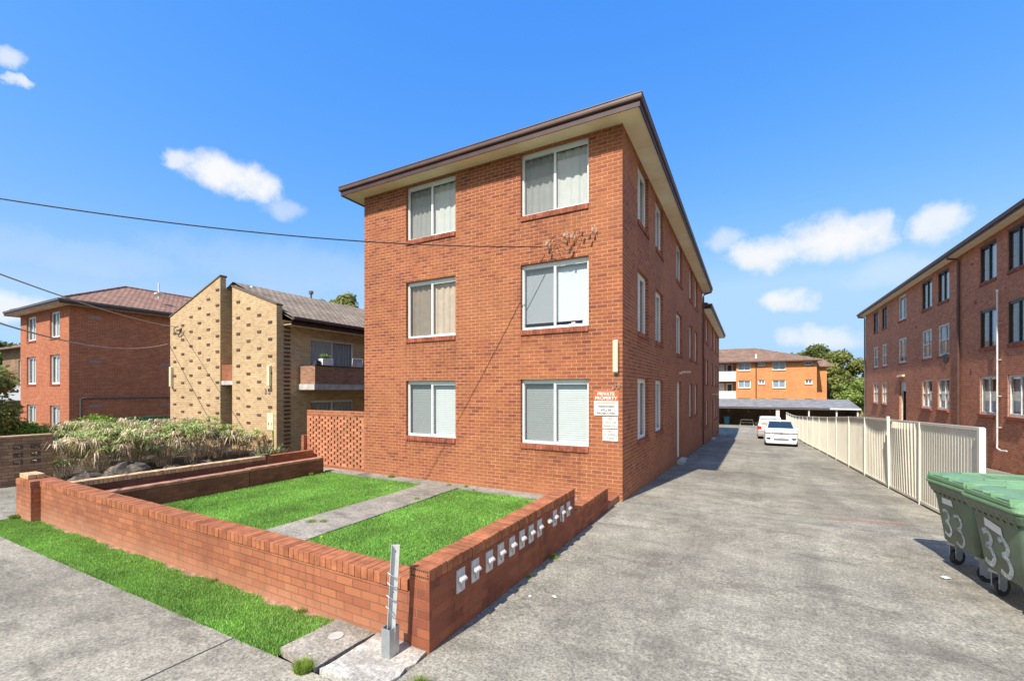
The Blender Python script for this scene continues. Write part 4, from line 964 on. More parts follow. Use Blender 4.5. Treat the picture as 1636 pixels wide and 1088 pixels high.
# ------------------------------------------------------------------ right building
rr = thing('apartment_building', 'long three storey dark red brick flats on the right behind the cream metal fence', 'building', (8.5, 30, -1))
PB = PL('X', 8.5, -1); cols = [(42.0, 43.4), (39.6, 40.9), (35.3, 36.9), (31.0, 32.5), (28.7, 30.15), (24.08, 25.5), (21.85, 23.25), (17.3, 18.6), (14.6, 16.0)]
rows = [(1.46, 3.02), (4.16, 5.73), (6.86, 8.41)]; ops = []
for ci, (a, b) in enumerate(cols):
    for ri, z in enumerate(rows):
        if ci == 2 and ri == 0: continue
        ops.append((a, b, z[0], z[1], ci, ri))
dr = (35.35, 36.7, -.65, 3.0)
mb = MB(); wall(mb, PB, 13, 46.0, -2.5, 8.62, [o[:4] for o in ops]+[dr]); wall(mb, PL('X', 16.8, 1), 13, 46.0, -2.5, 8.62); wall(mb, PL('Y', 46.0, 1), 8.502, 16.798, -2.5, 8.618); wall(mb, PL('Y', 13.0, -1), 8.502, 16.798, -2.5, 8.618)
mb.build('wall', M['brick_right'], rr)
for (a, b, c, d, ci, ri) in ops:
    if ri == 0 or (ri == 1 and ci < 5) or (ri == 2 and ci == 2): fm, gl, fwid = 'white_old', 'glass', .10
    else: fm, gl, fwid = 'dark_alu', 'glass_dark', .035
    w = window(rr, PB, a, b, c, d, fm, .5 if (fm == 'dark_alu' or ci % 2) else .42, rec=.035, fw=fwid, head=.08, gl='glass', cur=('curtain_grey' if fm == 'dark_alu' else 'blind_white') if fm == 'dark_alu' or ri == 1 else 'curtain_grey', cstyle='half' if fm == 'white_old' and ri == 0 else 'vertical', sill=(ri != 0), transom=(c+d)/2 if fm == 'white_old' and ci < 5 and ci != 2 else None)
    if fm == 'dark_alu':
        g = MB(); m_ = (a+b)/2
        pquad(g, PB, [(a+.06, .15, c+.05), (m_-.02, .15, c+.05), (m_-.02, .15, d-.1), (a+.06, .15, d-.1)]); g.build('blind', M['blind_white'], w)
    if ri == 0:
        g = MB(); pbox(g, PB, a-.04, b+.04, -.09, .06, c-.10, c-.003); g.build('projecting_sill', M['brick_sill'], w)
door(rr, PB, dr, 'white_old', openleaf=True)
rf = hip_roof(7.98, 17.3, 12.45, 46.5, 8.72, radians(15), 'tile_brown', rr); eaves(rf, 7.98, 17.3, 12.45, 46.5, 8.5, 16.8, 13, 46.0, 8.6, 8.78)
g = MB(); g.tube([(8.05, 27.4, 8.64), (8.05, 27.4, 8.5), (8.40, 27.4, 8.42), (8.42, 27.4, 8.3), (8.42, 27.4, -.6)], .055, 8)
for z in (6.2, 3.4, .8): g.tube([(8.42, 27.4, z), (8.42, 27.4, z+.06)], .075, 8)
g.build('downpipe', M['gutter'], rr)
g = MB(); g.tube([(8.05, 46.2, 8.64), (8.05, 46.2, 8.5), (8.42, 45.9, 8.42), (8.42, 45.9, 8.3), (8.42, 45.9, -1.5)], .05, 8); g.build('corner_downpipe', M['gutter_grey'], rr)
g = MB(); g.tube([(8.40, 23.75, 6.28), (8.40, 23.75, .35), (8.38, 23.7, .22), (8.36, 23.35, .16), (8.42, 23.1, .18)], .026, 8); g.tube([(8.40, 23.75, 6.22), (8.40, 23.75, 6.32)], .04, 8)
for z in (5.0, 3.6, 2.2, 1.0): g.box(8.39, 8.5, 23.7, 23.8, z, z+.02)
g.build('vent_pipe', M['pvc'], rr)
g = MB(); pbox(g, PB, 35.6, 36.8, -.12, -.002, 3.28, 3.40); g.build('entry_lamp', M['tube_light'], rr)
for (u, z) in ((24.2, .28), (22.0, .15), (25.9, 6.2), (19.5, 6.2), (26.3, 3.3), (33.5, 6.1), (26.2, 7.9)): g = MB(); pbox(g, PB, u-.1, u+.1, -.015, 0, z-.07, z+.05); g.build('air_vent', M['brick_sill'], rr)
g = MB()
for k in range(12):
    u = 28.75+k*.05; g.quad(PB(u, -.03-.02*(k % 2), 4.2), PB(u+.05, -.03-.02*((k+1) % 2), 4.2), PB(u+.05, -.04, 3.75+.02*abs(k-5)), PB(u, -.04, 3.75+.02*abs(k-6)))
g.build('towel', plain('towel_dark', (.06, .07, .05), .9), label='dark cloth hanging out of a white middle floor window on the right building', cat='cloth')
# handrail by the right building door
hr = thing('handrail', 'thin metal handrail beside the doorway of the right building', 'handrail', (7.9, 37.6, -1))
g = MB(); g.tube([(7.9, 37.0, -1), (7.9, 37.0, .15), (7.9, 39.0, .2), (7.9, 39.0, -1)], .025, 6); g.build('rail', M['white_old'], hr)

# ------------------------------------------------------------------ cream metal fence along the driveway
fe = thing('metal_fence', 'long cream corrugated metal fence along the right side of the driveway', 'fence', (3.4, 30, 0))
PQ = PL('X', 3.42, -1)
posts = [10.25, 13.25, 15.65, 18.67, 21.34, 24.16, 26.68, 29.6, 32.34, 35.33, 38.0, 40.7, 43.4, 46.1, 48.8, 51.5, 54.2]
tops = [1.80, 1.70, 1.62, 1.52, 1.40, 1.24, 1.10, .95, .82, .66, .53, .40, .28, .20, .14, .10, .1]
for i in range(len(posts)-1):
    a, b = posts[i], posts[i+1]; za, zb = gz(a)+.07, gz(b)+.07; ta, tb = tops[i], tops[i+1]
    g = MB(); prof = [(0, 0), (.34, 0), (.44, 1), (.56, 1), (.66, 0), (1, 0)]; n = int((b-a)/(.135 if i == 0 else .20)); pts = []
    for k in range(n):
        for q_, d_ in prof[:-1]: pts.append(((k+q_)/n, d_))
    pts.append((1, 0)); dep = .035 if i == 0 else .028; warp = .16 if i == 1 else .0
    for (q0, d0), (q1, d1) in zip(pts[:-1], pts[1:]):
        def pp(q_, d_, top):
            u = a+.02+(b-a-.04)*q_; z = (ta+(tb-ta)*q_-.03) if top else (za+(zb-za)*q_)
            off = (-warp*sin(pi*q_)*(1 if top else .2)) if i == 1 else (.05*sin(pi*q_)*(1 if top else 0) if i == 2 else 0)
            return PQ(u, .012+d_*dep*(1 if i == 0 else -1)+ (.0 if i == 0 else dep)+off*.5, z)
        g.quad(pp(q0, d0, 0), pp(q1, d1, 0), pp(q1, d1, 1), pp(q0, d0, 1))
    g.build('panel', M['fence_cream'], fe)
    for (z0_, z1_, h0, h1) in ((ta, tb, -.035, .02), (za, zb, -.03, .03)):
        g = MB(); g.box(0, 1, 0, 1, 0, 1)
        g.v = [PQ(a+(b-a)*y_, -.002+.057*x_, z0_+(z1_-z0_)*y_+h0+(h1-h0)*z_) for (x_, y_, z_) in g.v]
        g.build('rail', M['fence_post'], fe)
for i, p in enumerate(posts):
    g = MB(); w_ = .045 if i else .09; zb = gz(p)-.1
    if i == 2:   # leaning post
        g.box(3.405, 3.47, -w_/2, w_/2, 0, tops[i]-zb, M=Matrix.Translation((0, p+.1, zb)) @ Matrix.Rotation(.06, 4, 'X') @ Matrix.Rotation(-.03, 4, 'Y'))
    else: g.box(3.405 if i else 3.395, 3.475, p-w_/2, p+w_/2, zb, tops[i]+.01)
    g.build('post', M['fence_post'], fe)

# ------------------------------------------------------------------ carport
cp = thing('carport', 'long open carport with grey corrugated roof across the end of the driveway', 'carport', (3, 58, -1.7))
zf = lambda y: .55+(y-56)*.13
g = MB(); x = -16.0; k = 0
while x < 9.9:
    a, b = x, x+.10; da, db = (.02 if k % 2 else -.02), (-.02 if k % 2 else .02)
    g.quad((a, 56, zf(56)+da), (b, 56, zf(56)+db), (b, 62.2, zf(62.2)+db), (a, 62.2, zf(62.2)+da)); x += .10; k += 1
g.build('roof', plain('roof_iron', (.30, .29, .27), .55, metal=.2, var=.25, scale=1.5), cp)
g = MB(); g.box(-16, 9.95, 56.05, 56.15, .36, .515); g.build('front_beam', M['gutter_grey'], cp)
g = MB(); g.box(7.4, 9.98, 55.95, 56.02, .40, .56); g.build('gutter', M['white_old'], cp)
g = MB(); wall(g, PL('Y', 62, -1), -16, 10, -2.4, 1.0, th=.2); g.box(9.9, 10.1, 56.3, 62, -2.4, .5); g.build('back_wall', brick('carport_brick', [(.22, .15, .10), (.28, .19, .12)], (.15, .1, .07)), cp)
for x in (-8.5, -5.6, 2.75, 5.6, 8.0, 9.75):
    g = MB(); w_ = .17 if x == 2.75 else .06; g.box(x-w_, x+w_, 56.2, 56.2+2*w_, -2, .38); g.build('post', M['fence_post'] if x == 2.75 else M['white_old'], cp)
# roof battens under iron
g = MB()
for x in np.arange(-15, 9.8, 1.4): g.quad((x, 56.2, .40), (x+.08, 56.2, .40), (x+.08, 61.9, 1.15), (x, 61.9, 1.15))
g.build('rafters', M['fence_post'], cp)
M['num_yellow'] = plain('number_yellow', (.85, .5, .04), .6)
for (x, tx) in ((-2.55, '4'), (-.35, '5'), (2.0, '6')):
    text('bay_number', tx, .62, M['num_yellow'], cp, (x+.25, 61.97, -.15), RF, .01)
bl = thing('plastic_drum', 'blue plastic drum inside the dark carport', 'drum', (-2.35, 58.2, gz(58.2)))
g = MB(); g.tube([(-2.35, 58.2, gz(58)), (-2.35, 58.2, gz(58)+.08), (-2.35, 58.2, gz(58)+.9), (-2.35, 58.2, gz(58)+.95)], [.27, .30, .34, .36], 16); g.build('drum_body', M['blue_plastic'], bl, smooth=False)
g = MB(); g.tube([(-2.35, 58.2, gz(58)+.951), (-2.35, 58.2, gz(58)+1.0)], [.38, .37], 16); g.build('lid', M['dark_plastic'], bl)

# ------------------------------------------------------------------ orange building at the back
ob = thing('apartment_building', 'orange brick flats with brown hip roof and white balconies behind the carport', 'building', (2, 70, -2))
PO = PL('Y', 70, -1)
def ux(px):
    s, c = sin(radians(28.4)), cos(radians(28.4)); t = (px-818)/701; return 70*(-s+c*t)/(c+s*t)
rows = [(4.2, 6.28), (1.3+.2, 3.5)]; wins = []
WX = [(1178.8, 1199.4), (1211.5, 1222.2), (1234, 1255.3), (1285.9, 1298.2)]
for i, (a, b) in enumerate(WX):
    for (h0, h1) in (((5.15, 6.26), (2.7, 3.8), (.2, 1.3)) if i in (0, 2) else ((5.7, 6.28), (3.2, 3.84), (.6, 1.3))): wins.append((ux(a), ux(b), h0, h1))
xl = ux(1176)
mb = MB(); wall(mb, PO, xl, 7.84, -2.6, 6.4, wins); wall(mb, PL('X', 7.84, 1), 70.002, 84, -2.6, 6.4)
wall(mb, PL('Y', 71.4, -1), -14, xl, -2.6, 6.4); wall(mb, PL('X', xl, -1), 70.002, 71.4, -2.6, 6.4)
wall(mb, PL('Y', 73, -1), 7.842, 9.3, -2.6, 5.7); wall(mb, PL('X', 9.3, 1), 73, 84, -2.6, 5.7)
mb.build('wall', M['brick_orange'], ob)
for (a, b, c, d) in wins: window(ob, PO, a, b, c, d, 'white', .5, fw=.09, head=.1, cur='curtain_grey', cstyle='vertical', sill=True)
rf = hip_roof(-15.2, 8.35, 69.4, 84.5, 6.42, radians(17.5), 'tile_orange', ob, ridge_axis='X')
g = MB(); g.quad((7.9, 72.5, 5.72), (10.1, 72.5, 5.72), (9.0, 75.5, 6.9), (7.9, 75.5, 6.9)); g.quad((10.1, 72.5, 5.72), (10.1, 84, 5.72), (9.0, 84, 6.9), (9.0, 75.5, 6.9)); g.box(7.86, 10.1, 72.5, 72.6, 5.6, 5.72); g.build('wing_roof', M['tile_orange'], ob)
g = MB(); g.box(-15.2, 8.35, 69.3, 69.4, 6.28, 6.44); g.build('gutter', M['gutter'], rf)
g = MB(); g.tube([(ux(1208), 69.93, -2), (ux(1208), 69.93, 6.3)], .07, 6); g.build('downpipe', M['gutter'], ob)
g = MB(); g.box(ux(1207), ux(1209.5), 71, 71.5, 6.9, 7.15); g.tube([(ux(1208), 71.2, 6.9), (ux(1208), 71.2, 7.55)], .1, 6); g.build('roof_vent', M['white'], rf)
for z in (3.95, 1.15):
    g = MB(); g.box(-14, xl-.004, 69.9, 70.0, z, z+1.15); b_ = g.build('balcony', M['white_old'], ob); g = MB(); g.box(-14, xl-.003, 69.85, 71.39, z-.25, z-.003); g.build('slab', M['white'], b_)
    P_ = PL('Y', 71.4, -1)
    for (a, b, gm_) in ((ux(1161), ux(1169), 'd'), (ux(1146), ux(1155), 'w')):
        g = MB(); pbox(g, P_, a-.1, b+.1, -.05, -.002, z+.0, z+2.25); w = g.build('balcony_door' if gm_ == 'd' else 'balcony_window', M['white'], ob); g = MB(); pbox(g, P_, a+.05, b-.05, -.06, -.051, z+.1, z+2.1); g.build('opening', M['dark_plastic'] if gm_ == 'd' else M['blind_grey'], w)

# ------------------------------------------------------------------ far left background
fh = thing('house', 'dark roofed brown house glimpsed behind the flowering tree at the far left', 'house', (-56, 14, 0))
mb = MB(); PH = PL('Y', 14, -1); wall(mb, PH, -64, -49.5, -1, 6.2, [(-59.5, -57.5, 3.0, 5.2)]); wall(mb, PL('X', -49.5, 1), 14.002, 24, -1, 6.2); mb.build('wall', M['brick_letter'], fh)
window(fh, PH, -59.5, -57.5, 3.0, 5.2, 'white', fw=.08, cur='curtain_grey')
r_ = hip_roof(-65, -48.8, 13.2, 25, 6.2, radians(20), 'tile_brown', fh, ridge_axis='X')
g = MB(); g.box(-62, -52, 12.5, 12.6, 1.6, 2.8); g.box(-62, -52, 12.6, 14, 1.5, 1.65); g.build('balcony', M['curtain_grey'], fh)
for (x, y, lab) in ((-32.6, 7.15, 'yellow lidded wheelie bin beyond the hedge, left one of two'), (-32.3, 7.85, 'yellow lidded wheelie bin beyond the hedge, right one of two')):
    wb_ = thing('wheelie_bin', lab, 'bin', (x, y, -.25), 0, 'yellow lidded bins at the far left'); g = MB()
    lo = [(x-.24, y-.27), (x+.24, y-.27), (x+.24, y+.27), (x-.24, y+.27)]; hi = [(x-.3, y-.36), (x+.3, y-.36), (x+.3, y+.36), (x-.3, y+.36)]
    for k in range(4): a, b = k, (k+1) % 4; g.quad((*lo[a], -.2), (*lo[b], -.2), (*hi[b], .72), (*hi[a], .72))
    g.build('bin_body', M['dark_plastic'], wb_); g = MB(); g.box(x-.33, x+.33, y-.4, y+.38, .722, .80); g.build('lid', M['yellow_lid'], wb_, bevel=.02)
    g = MB(); g.tube([(x-.3, y+.3, -.1), (x-.24, y+.3, -.1)], .13, 12); g.tube([(x+.24, y+.3, -.1), (x+.3, y+.3, -.1)], .13, 12); g.build('wheel', M['rubber'], wb_)

# ------------------------------------------------------------------ vegetation
def leafcloud(blobs, n, size, squash=.8, shell=.55):
    """returns vertices (n,4,3) of leaf quads spread through several blobs"""
    bl = np.array(blobs); w = bl[:, 3]**2*bl[:, 4] if bl.shape[1] > 4 else bl[:, 3]**2.4; w = w/w.sum(); pick = RNG.choice(len(bl), n, p=w)
    d = RNG.normal(size=(n, 3)); d /= np.linalg.norm(d, axis=1)[:, None]; r = (shell+(1-shell)*RNG.random(n))*(1+.12*RNG.normal(size=n))
    c = bl[pick, :3]+d*(bl[pick, 3]*r)[:, None]*np.array([1, 1, squash])
    nrm = d+RNG.normal(size=(n, 3))*.7; nrm /= np.linalg.norm(nrm, axis=1)[:, None]
    a = np.cross(nrm, RNG.normal(size=(n, 3))); a /= np.linalg.norm(a, axis=1)[:, None]; b = np.cross(nrm, a)
    s = size*RNG.uniform(.6, 1.3, n)[:, None]
    return np.stack([c-a*s, c+b*s*.5, c+a*s, c-b*s*.5], 1)
def quads_obj(name, V, mat, parent, **k):
    n = len(V); off = np.zeros(3); q = parent
    while q is not None: off += np.array(q.location); q = q.parent
    me = bpy.data.meshes.new(name); me.vertices.add(4*n); me.vertices.foreach_set('co', (V-off).ravel()); me.loops.add(4*n); me.loops.foreach_set('vertex_index', np.arange(4*n))
    me.polygons.add(n); me.polygons.foreach_set('loop_start', np.arange(0, 4*n, 4)); me.update(); me.materials.append(M[mat])
    o = bpy.data.objects.new(name, me); C.objects.link(o); o.parent = parent; return o
def tree(label, x, y, z0, h, r, mat, n=9000, size=.28, group=None, name='tree', nb=16, flowers=False, trunk=.25, low=.35):
    t = thing(name, label, 'tree', (x, y, z0), 0, group); g = MB(); rs = random.Random(int(x*10+y))
    top = Vector((x+rs.uniform(-.3, .3)*r*.3, y, z0+h*.75)); g.tube([(x, y, z0-.3), (x+.1, y, z0+h*.3), tuple(top)], [trunk, trunk*.75, trunk*.3], 8)
    blobs = []
    for i in range(nb):
        a = rs.uniform(0, 2*pi); f = rs.uniform(low, .92); rad = r*rs.uniform(.3, .85)*math.sqrt(max(.1, 1-((f-.55)/.5)**2)); c = Vector((x+cos(a)*rad, y+sin(a)*rad, z0+h*f)); br = r*rs.uniform(.22, .42)
        blobs.append((c.x, c.y, c.z, br)); s_ = Vector((x, y, z0+h*rs.uniform(.25, .5))); g.tube([tuple(s_), tuple(s_.lerp(c, .6)+Vector((0, 0, .2))), tuple(c)], [trunk*.4, trunk*.25, trunk*.08], 5)
    g.build('trunk', M['bark'], t, smooth=True)
    quads_obj('crown', leafcloud(blobs, n, size), mat, t)
    if flowers: quads_obj('flowers', leafcloud(blobs, 260, .09, shell=.95), 'flower_red', t)['kind'] = 'stuff'
    return t
T = 'tall trees behind the orange flats'
tree('rounded dark tree top just right of the orange roof ridge', 7.0, 92, -2.5, 12.2, 3.0, 'leaf_dark', 6000, .26, T)
tree('broad dark tree behind the right end of the orange roof', 9.6, 90, -2.5, 12.2, 4.2, 'leaf_dark', 12000, .26, T)
tree('tallest olive green tree between the orange and right hand flats', 12.9, 84, -2.5, 11.0, 4.0, 'leaf_mid', 15000, .22, T)
tree('olive tree just left of the right hand flats', 16.2, 82, -2.5, 9.9, 3.4, 'leaf_mid', 13000, .22, T)
tree('light green bushy tree above the carport roof', 12.9, 76, -2.5, 7.0, 3.0, 'leaf_light', 12000, .17, T, low=.15)
tree('low grey green tree above the carport beside the orange flats', 10.4, 79, -2.5, 7.6, 2.3, 'leaf_mid', 9000, .18, T, low=.1)
tree('dark tree showing above the grey tiled roof beside the main flats', -33, 30, -1, 14.2, 2.7, 'leaf_mid', 7000, .2)
tree('small tree top peeping over the ridge of the grey tiled roof', -38, 30.6, -1, 13.6, 1.8, 'leaf_light', 4000, .2)
tree('dark tree behind the brown house at the far left', -70, 16, -1, 9.0, 3.5, 'leaf_dark', 6000, .35)
tree('leafy tree with red flowers at the left edge', -26.0, 4.6, -.2, 3.9, 1.9, 'leaf_mid', 9000, .10, None, 'flowering_tree', flowers=True, trunk=.1, low=.3)
# hedge
for i, (x, y, r) in enumerate(((-25.6, 6.4, .75), (-24.4, 7.2, .8), (-23.1, 7.6, .85), (-21.6, 7.4, .9))):
    t = thing('shrub', ['yellow green shrub at the far left of the reed bed', 'second yellow green shrub beside the reeds, below the left red flats window', 'third yellow green shrub beside the reeds', 'tallest yellow green shrub behind the reeds, below the red flats corner'][i], 'shrub', (x, y, -.2), 0, 'yellow green shrubs')
    g = MB()
    for k in range(5): g.tube([(x, y, -.3), (x+random.uniform(-.4, .4), y+random.uniform(-.4, .4), .8)], [.03, .01], 5)
    g.build('stems', M['bark'], t); quads_obj('foliage', leafcloud([(x+random.uniform(-.4, .4), y+random.uniform(-.3, .3), random.uniform(.2, .95+.12*i), r*.5) for k in range(8)], 5000, .05), 'leaf_hedge', t)
# reed clumps
random.seed(21)
clumps = [(-17.6, 5.0, 1.25), (-17.5, 5.75, 1.5), (-18.3, 6.1, 1.75), (-17.4, 6.6, 1.45), (-18.3, 7.0, 1.85), (-17.5, 7.5, 1.5), (-18.5, 8.0, 1.75), (-17.6, 8.4, 1.55), (-18.7, 9.2, 1.75), (-17.8, 9.3, 1.35), (-17.9, 10.3, 1.05), (-19.4, 7.4, 1.7), (-19.7, 6.2, 1.65), (-20.2, 9.0, 1.6)]
side_names = ['beside the brown letterbox wall', 'second along from the letterbox wall', 'behind the second, tall', 'third along the bed edge', 'tall, at the middle of the bed', 'behind the big boulder', 'tall, behind the boulder row', 'right of the boulder', 'tall, next to the cream gable', 'low, next to the cream gable', 'smallest, at the foot of the stair gap', 'in the back row at the middle', 'in the back row at the left', 'in the back row at the right']
for i, (x, y, h) in enumerate(clumps):
    t = thing('reed_clump', 'clump of green and straw coloured umbrella reeds, ' + side_names[i], 'plant', (x, y, -.1), 0, 'umbrella reed clumps in the neighbour bed')
    gs, gl_, gd = MB(), MB(), MB()
    for k in range(40):
        a = random.uniform(0, 2*pi); rr_ = random.uniform(0, .25); lean = random.uniform(.05, .8); hh = h*.70*random.choice((random.uniform(.4, .95), random.uniform(.7, 1.0), random.uniform(.85, 1.2)))
        b0 = Vector((x+cos(a)*rr_, y+sin(a)*rr_, -.15)); tp_ = Vector((x+cos(a)*(rr_+lean*.8), y+sin(a)*(rr_+lean*.8), -.1+hh))
        gs.tube([tuple(b0), tuple(b0.lerp(tp_, .5)+Vector((0, 0, .1))), tuple(tp_)], [.006, .005, .004], 3, m=0, caps=False)
        dry = random.random() < (.50 if hh < h*.6 else .28)
        rosette(gd if dry else gl_, tp_, 22, .34 if dry else .31, .15, .018, droop=.8 if dry else .3)
        if dry and random.random() < .6: rosette(gd, tp_.lerp(b0, random.uniform(.3, .6)), 9, .2, .04, .011, droop=1.8)
    gs.build('stems', M['leaf_dry'], t); gl_.build('green_leaves', M['leaf_reed'], t); gd.build('dry_leaves', M['leaf_dry'], t)
# boulders
def rock(label, x, y, z, sx, sy, sz, seed):
    rs = np.random.default_rng(seed); g = MB(); n, m_ = 14, 8
    ph = rs.uniform(0, 6, 6)
    for j in range(m_+1):
        th = pi*j/m_
        for i in range(n):
            a = 2*pi*i/n; k = 1+.16*sin(2*a+ph[0]+th*2)+.12*sin(3*a+ph[1])*sin(2*th+ph[2])+.06*sin(5*a+ph[3])+(.09*rs.random() if 0 < j < m_ else 0)
            g.v.append((x+sx*k*sin(th)*cos(a), y+sy*k*sin(th)*sin(a), z+sz*k*cos(th)))
    for j in range(m_):
        for i in range(n): q = j*n; g.f.append((q+i, q+(i+1) % n, q+n+(i+1) % n, q+n+i)); g.m.append(0)
    g.build('boulder', M['rock'], label=label, cat='rock', group='boulders at the bed edge')
rock('large rounded grey boulder under the reeds', -16.5, 6.15, -.1, .3, .5, .33, 1); rock('brownish boulder left of the large one', -16.5, 5.2, -.12, .25, .38, .22, 2); rock('low flat boulder between the two bigger ones', -16.4, 5.65, -.12, .2, .22, .16, 3); rock('small boulder near the garden wall middle', -16.6, 7.35, -.14, .2, .28, .14, 4); rock('low boulder at the right end of the reeds', -16.7, 8.4, -.14, .2, .25, .14, 5)
# aloe
al = thing('aloe_plant', 'spiky aloe beside a stump in the gap of the garden walls', 'plant', (-12.9, 8.35, 0))
g = MB(); random.seed(3)
for i in range(46):
    a = random.uniform(0, 2*pi); l = random.uniform(.35, .7); e = random.uniform(.25, 1.3); c_ = Vector((-12.95+random.uniform(-.12, .12), 8.35+random.uniform(-.35, .35), .36)); d = Vector((cos(a)*cos(e), sin(a)*cos(e), sin(e)))
    s = Vector((-sin(a), cos(a), 0))*.03; m_ = c_+d*l*.5; tip = c_+d*l+Vector((0, 0, -.03)); g.quad(c_-s, c_+s, m_+s*.8, m_-s*.8); g.quad(m_-s*.8, m_+s*.8, tip); u_ = Vector((0, 0, .012)); g.quad(c_-s-u_, c_+s-u_, m_+s*.8-u_, m_-s*.8-u_)
g.build('leaves', M['leaf_aloe'], al)
g = MB(); g.tube([(-12.95, 8.45, .4), (-12.95, 8.42, 1.0), (-12.94, 8.4, 1.2)], [.012, .02, .03], 6); g.build('flower_spike', M['leaf_hedge'], al)
g = MB(); g.tube([(-12.6, 7.93, -.1), (-12.6, 7.93, .3), (-12.6, 7.93, .56)], [.14, .11, .12], 9); g.build('tree_stump', M['bark'], label='short grey tree stump at the end of the cream capped wall', cat='stump')
g = MB(); g.tube([(-15.9, 9.6, -.15), (-15.9, 9.6, .18)], [.11, .14], 12); g.build('plant_pot', M['dark_plastic'], label='black plastic pot on the ground before the cream gable', cat='pot')

# ------------------------------------------------------------------ big green bins
def make_bin():
    b = thing('waste_bin', 'x', 'bin'); W, D = .93, 1.08   # W along local x (front faces -y), D deep (+y)
    # body tapered: bottom z .30 to top z 1.08
    g = MB(); bw_, bd = W*.40, D*.39; tw, td = W*.475, D*.47; cy = D/2; r = .07
    def ring(hw, hd, z, rr_=r, shift=0):
        pts = []
        for (sx, sy, a0) in ((1, -1, -pi/2), (1, 1, 0), (-1, 1, pi/2), (-1, -1, pi)):
            for k in range(5):
                a = a0+k*pi/8; pts.append((sx*(hw-rr_)+cos(a)*rr_, cy+shift+sy*(hd-rr_)+sin(a)*rr_, z))
        return pts
    rings = [ring(bw_*.92, bd*.92, .30), ring(bw_, bd, .34), ring(bw_*1.05, bd*1.05, .55), ring(tw, td, 1.06)]; N = 20
    for q in rings: g.v += q
    for j in range(len(rings)-1):
        for i in range(N): g.f.append((j*N+i, j*N+(i+1) % N, (j+1)*N+(i+1) % N, (j+1)*N+i)); g.m.append(0)
    g.f.append(tuple(range(N))[::-1]); g.m.append(0)
    g.build('bin_body', M['bin_green'], b, world=False, smooth=True).data.polygons.foreach_get
    # rim with gussets
    g = MB(); i0 = len(g.v)
    rr2 = [ring(tw+.012, td+.012, .99), ring(tw+.02, td+.02, 1.0), ring(tw+.045, td+.045, 1.07), ring(tw+.05, td+.05, 1.10), ring(tw-.03, td-.03, 1.105)]
    for q in rr2: g.v += q
    for j in range(len(rr2)-1):
        for i in range(N): g.f.append((j*N+i, j*N+(i+1) % N, (j+1)*N+(i+1) % N, (j+1)*N+i)); g.m.append(0)
    for k in range(8):
        x = -W*.40+k*W*.8/7; g.quad((x, cy-td+.01, .95), (x, cy-td-.035, 1.03), (x, cy-td+.01, 1.03)); g.quad((x-.012, cy-td+.006, .95), (x+.012, cy-td+.006, .95), (x+.02, cy-td-.035, 1.03), (x-.02, cy-td-.035, 1.03))
    g.build('rim', M['bin_green'], b, world=False)
    # lid: stepped front lip, domed top
    g = MB(); lr = [ring(tw+.055, td+.06, 1.108), ring(tw+.065, td+.07, 1.13), ring(tw+.06, td+.065, 1.15), ring(tw+.05, td+.055, 1.155), ring(tw+.045, td+.05, 1.185), ring(tw+.01, td+.01, 1.20), ring(tw-.03, td-.04, 1.245), ring(tw-.12, td-.13, 1.27)]
    for q in lr: g.v += q
    for j in range(len(lr)-1):
        for i in range(N): g.f.append((j*N+i, j*N+(i+1) % N, (j+1)*N+(i+1) % N, (j+1)*N+i)); g.m.append(0)
    g.f.append(tuple((len(lr)-1)*N+k for k in range(N))); g.m.append(0); ld = g.build('lid', M['bin_lid'], b, world=False)
    g = MB()
    for s_ in (-1, 1): g.box(s_*.22-.17, s_*.22-.13, cy-td-.062, cy-td+.06, 1.19, 1.25); g.box(s_*.22+.13, s_*.22+.17, cy-td-.062, cy-td+.06, 1.19, 1.25)
    g.box(-.41, .41, cy-td-.066, cy-td-.045, 1.17, 1.215); g.box(-.05, .05, cy-td-.06, cy-td+.02, 1.215, 1.24); g.build('lid_grip', M['bin_lid'], ld, world=False, bevel=.006)
    for s_ in (-1, 1): g = MB(); g.box(s_*.225-.135, s_*.225+.135, cy-td-.044, cy-td+.02, 1.185, 1.212); g.build('grip_recess', M['dark_plastic'], ld, world=False)
    g = MB()
    for s_ in (-1, 1): g.box(s_*(W*.25)-.03, s_*(W*.25)+.03, .25, D*.85, 1.262, 1.283)
    g.box(-.3, .3, D*.40, D*.46, 1.265, 1.28); g.build('lid_ribs', M['bin_lid'], ld, world=False, bevel=.01)
    g = MB(); g.tube([(-W*.42, D+.03, 1.19), (W*.42, D+.03, 1.19)], .022, 8); g.build('hinge_bar', M['bin_lid'], b, world=False)
    for s_ in (-1, 1): g = MB(); g.tube([(s_*(W*.5+.0), cy, .98), (s_*(W*.5+.09), cy, .98)], .03, 10); g.build('lifting_pin', M['bin_green'], b, world=False)
    for (x, y, a) in ((-W*.30, .20, .5), (W*.30, .20, -.3), (-W*.30, D-.2, .2), (W*.30, D-.2, .8)):
        ca, sa = cos(a), sin(a); R_ = Matrix.Translation((x, y, 0)) @ Matrix.Rotation(a, 4, 'Z')
        g = MB(); g.box(-.05, .05, -.05, .05, .27, .31, M=R_)
        for s_ in (-1, 1): g.box(s_*.037-.004, s_*.037+.004, -.02, .09, .09, .28, M=R_)
        c_ = g.build('caster', M['galv'], b, world=False)
        g = MB(); g.tube([tuple(R_ @ Vector((-.026, .06, .1))), tuple(R_ @ Vector((.026, .06, .1)))], .1, 18); g.build('wheel', M['rubber'], c_, world=False)
        g = MB(); g.tube([tuple(R_ @ Vector((-.029, .06, .1))), tuple(R_ @ Vector((.029, .06, .1)))], .045, 12); g.build('hub', M['galv'], c_, world=False)
    return b, (cy, bd, td)
b1, (cy, bd, td) = make_bin()
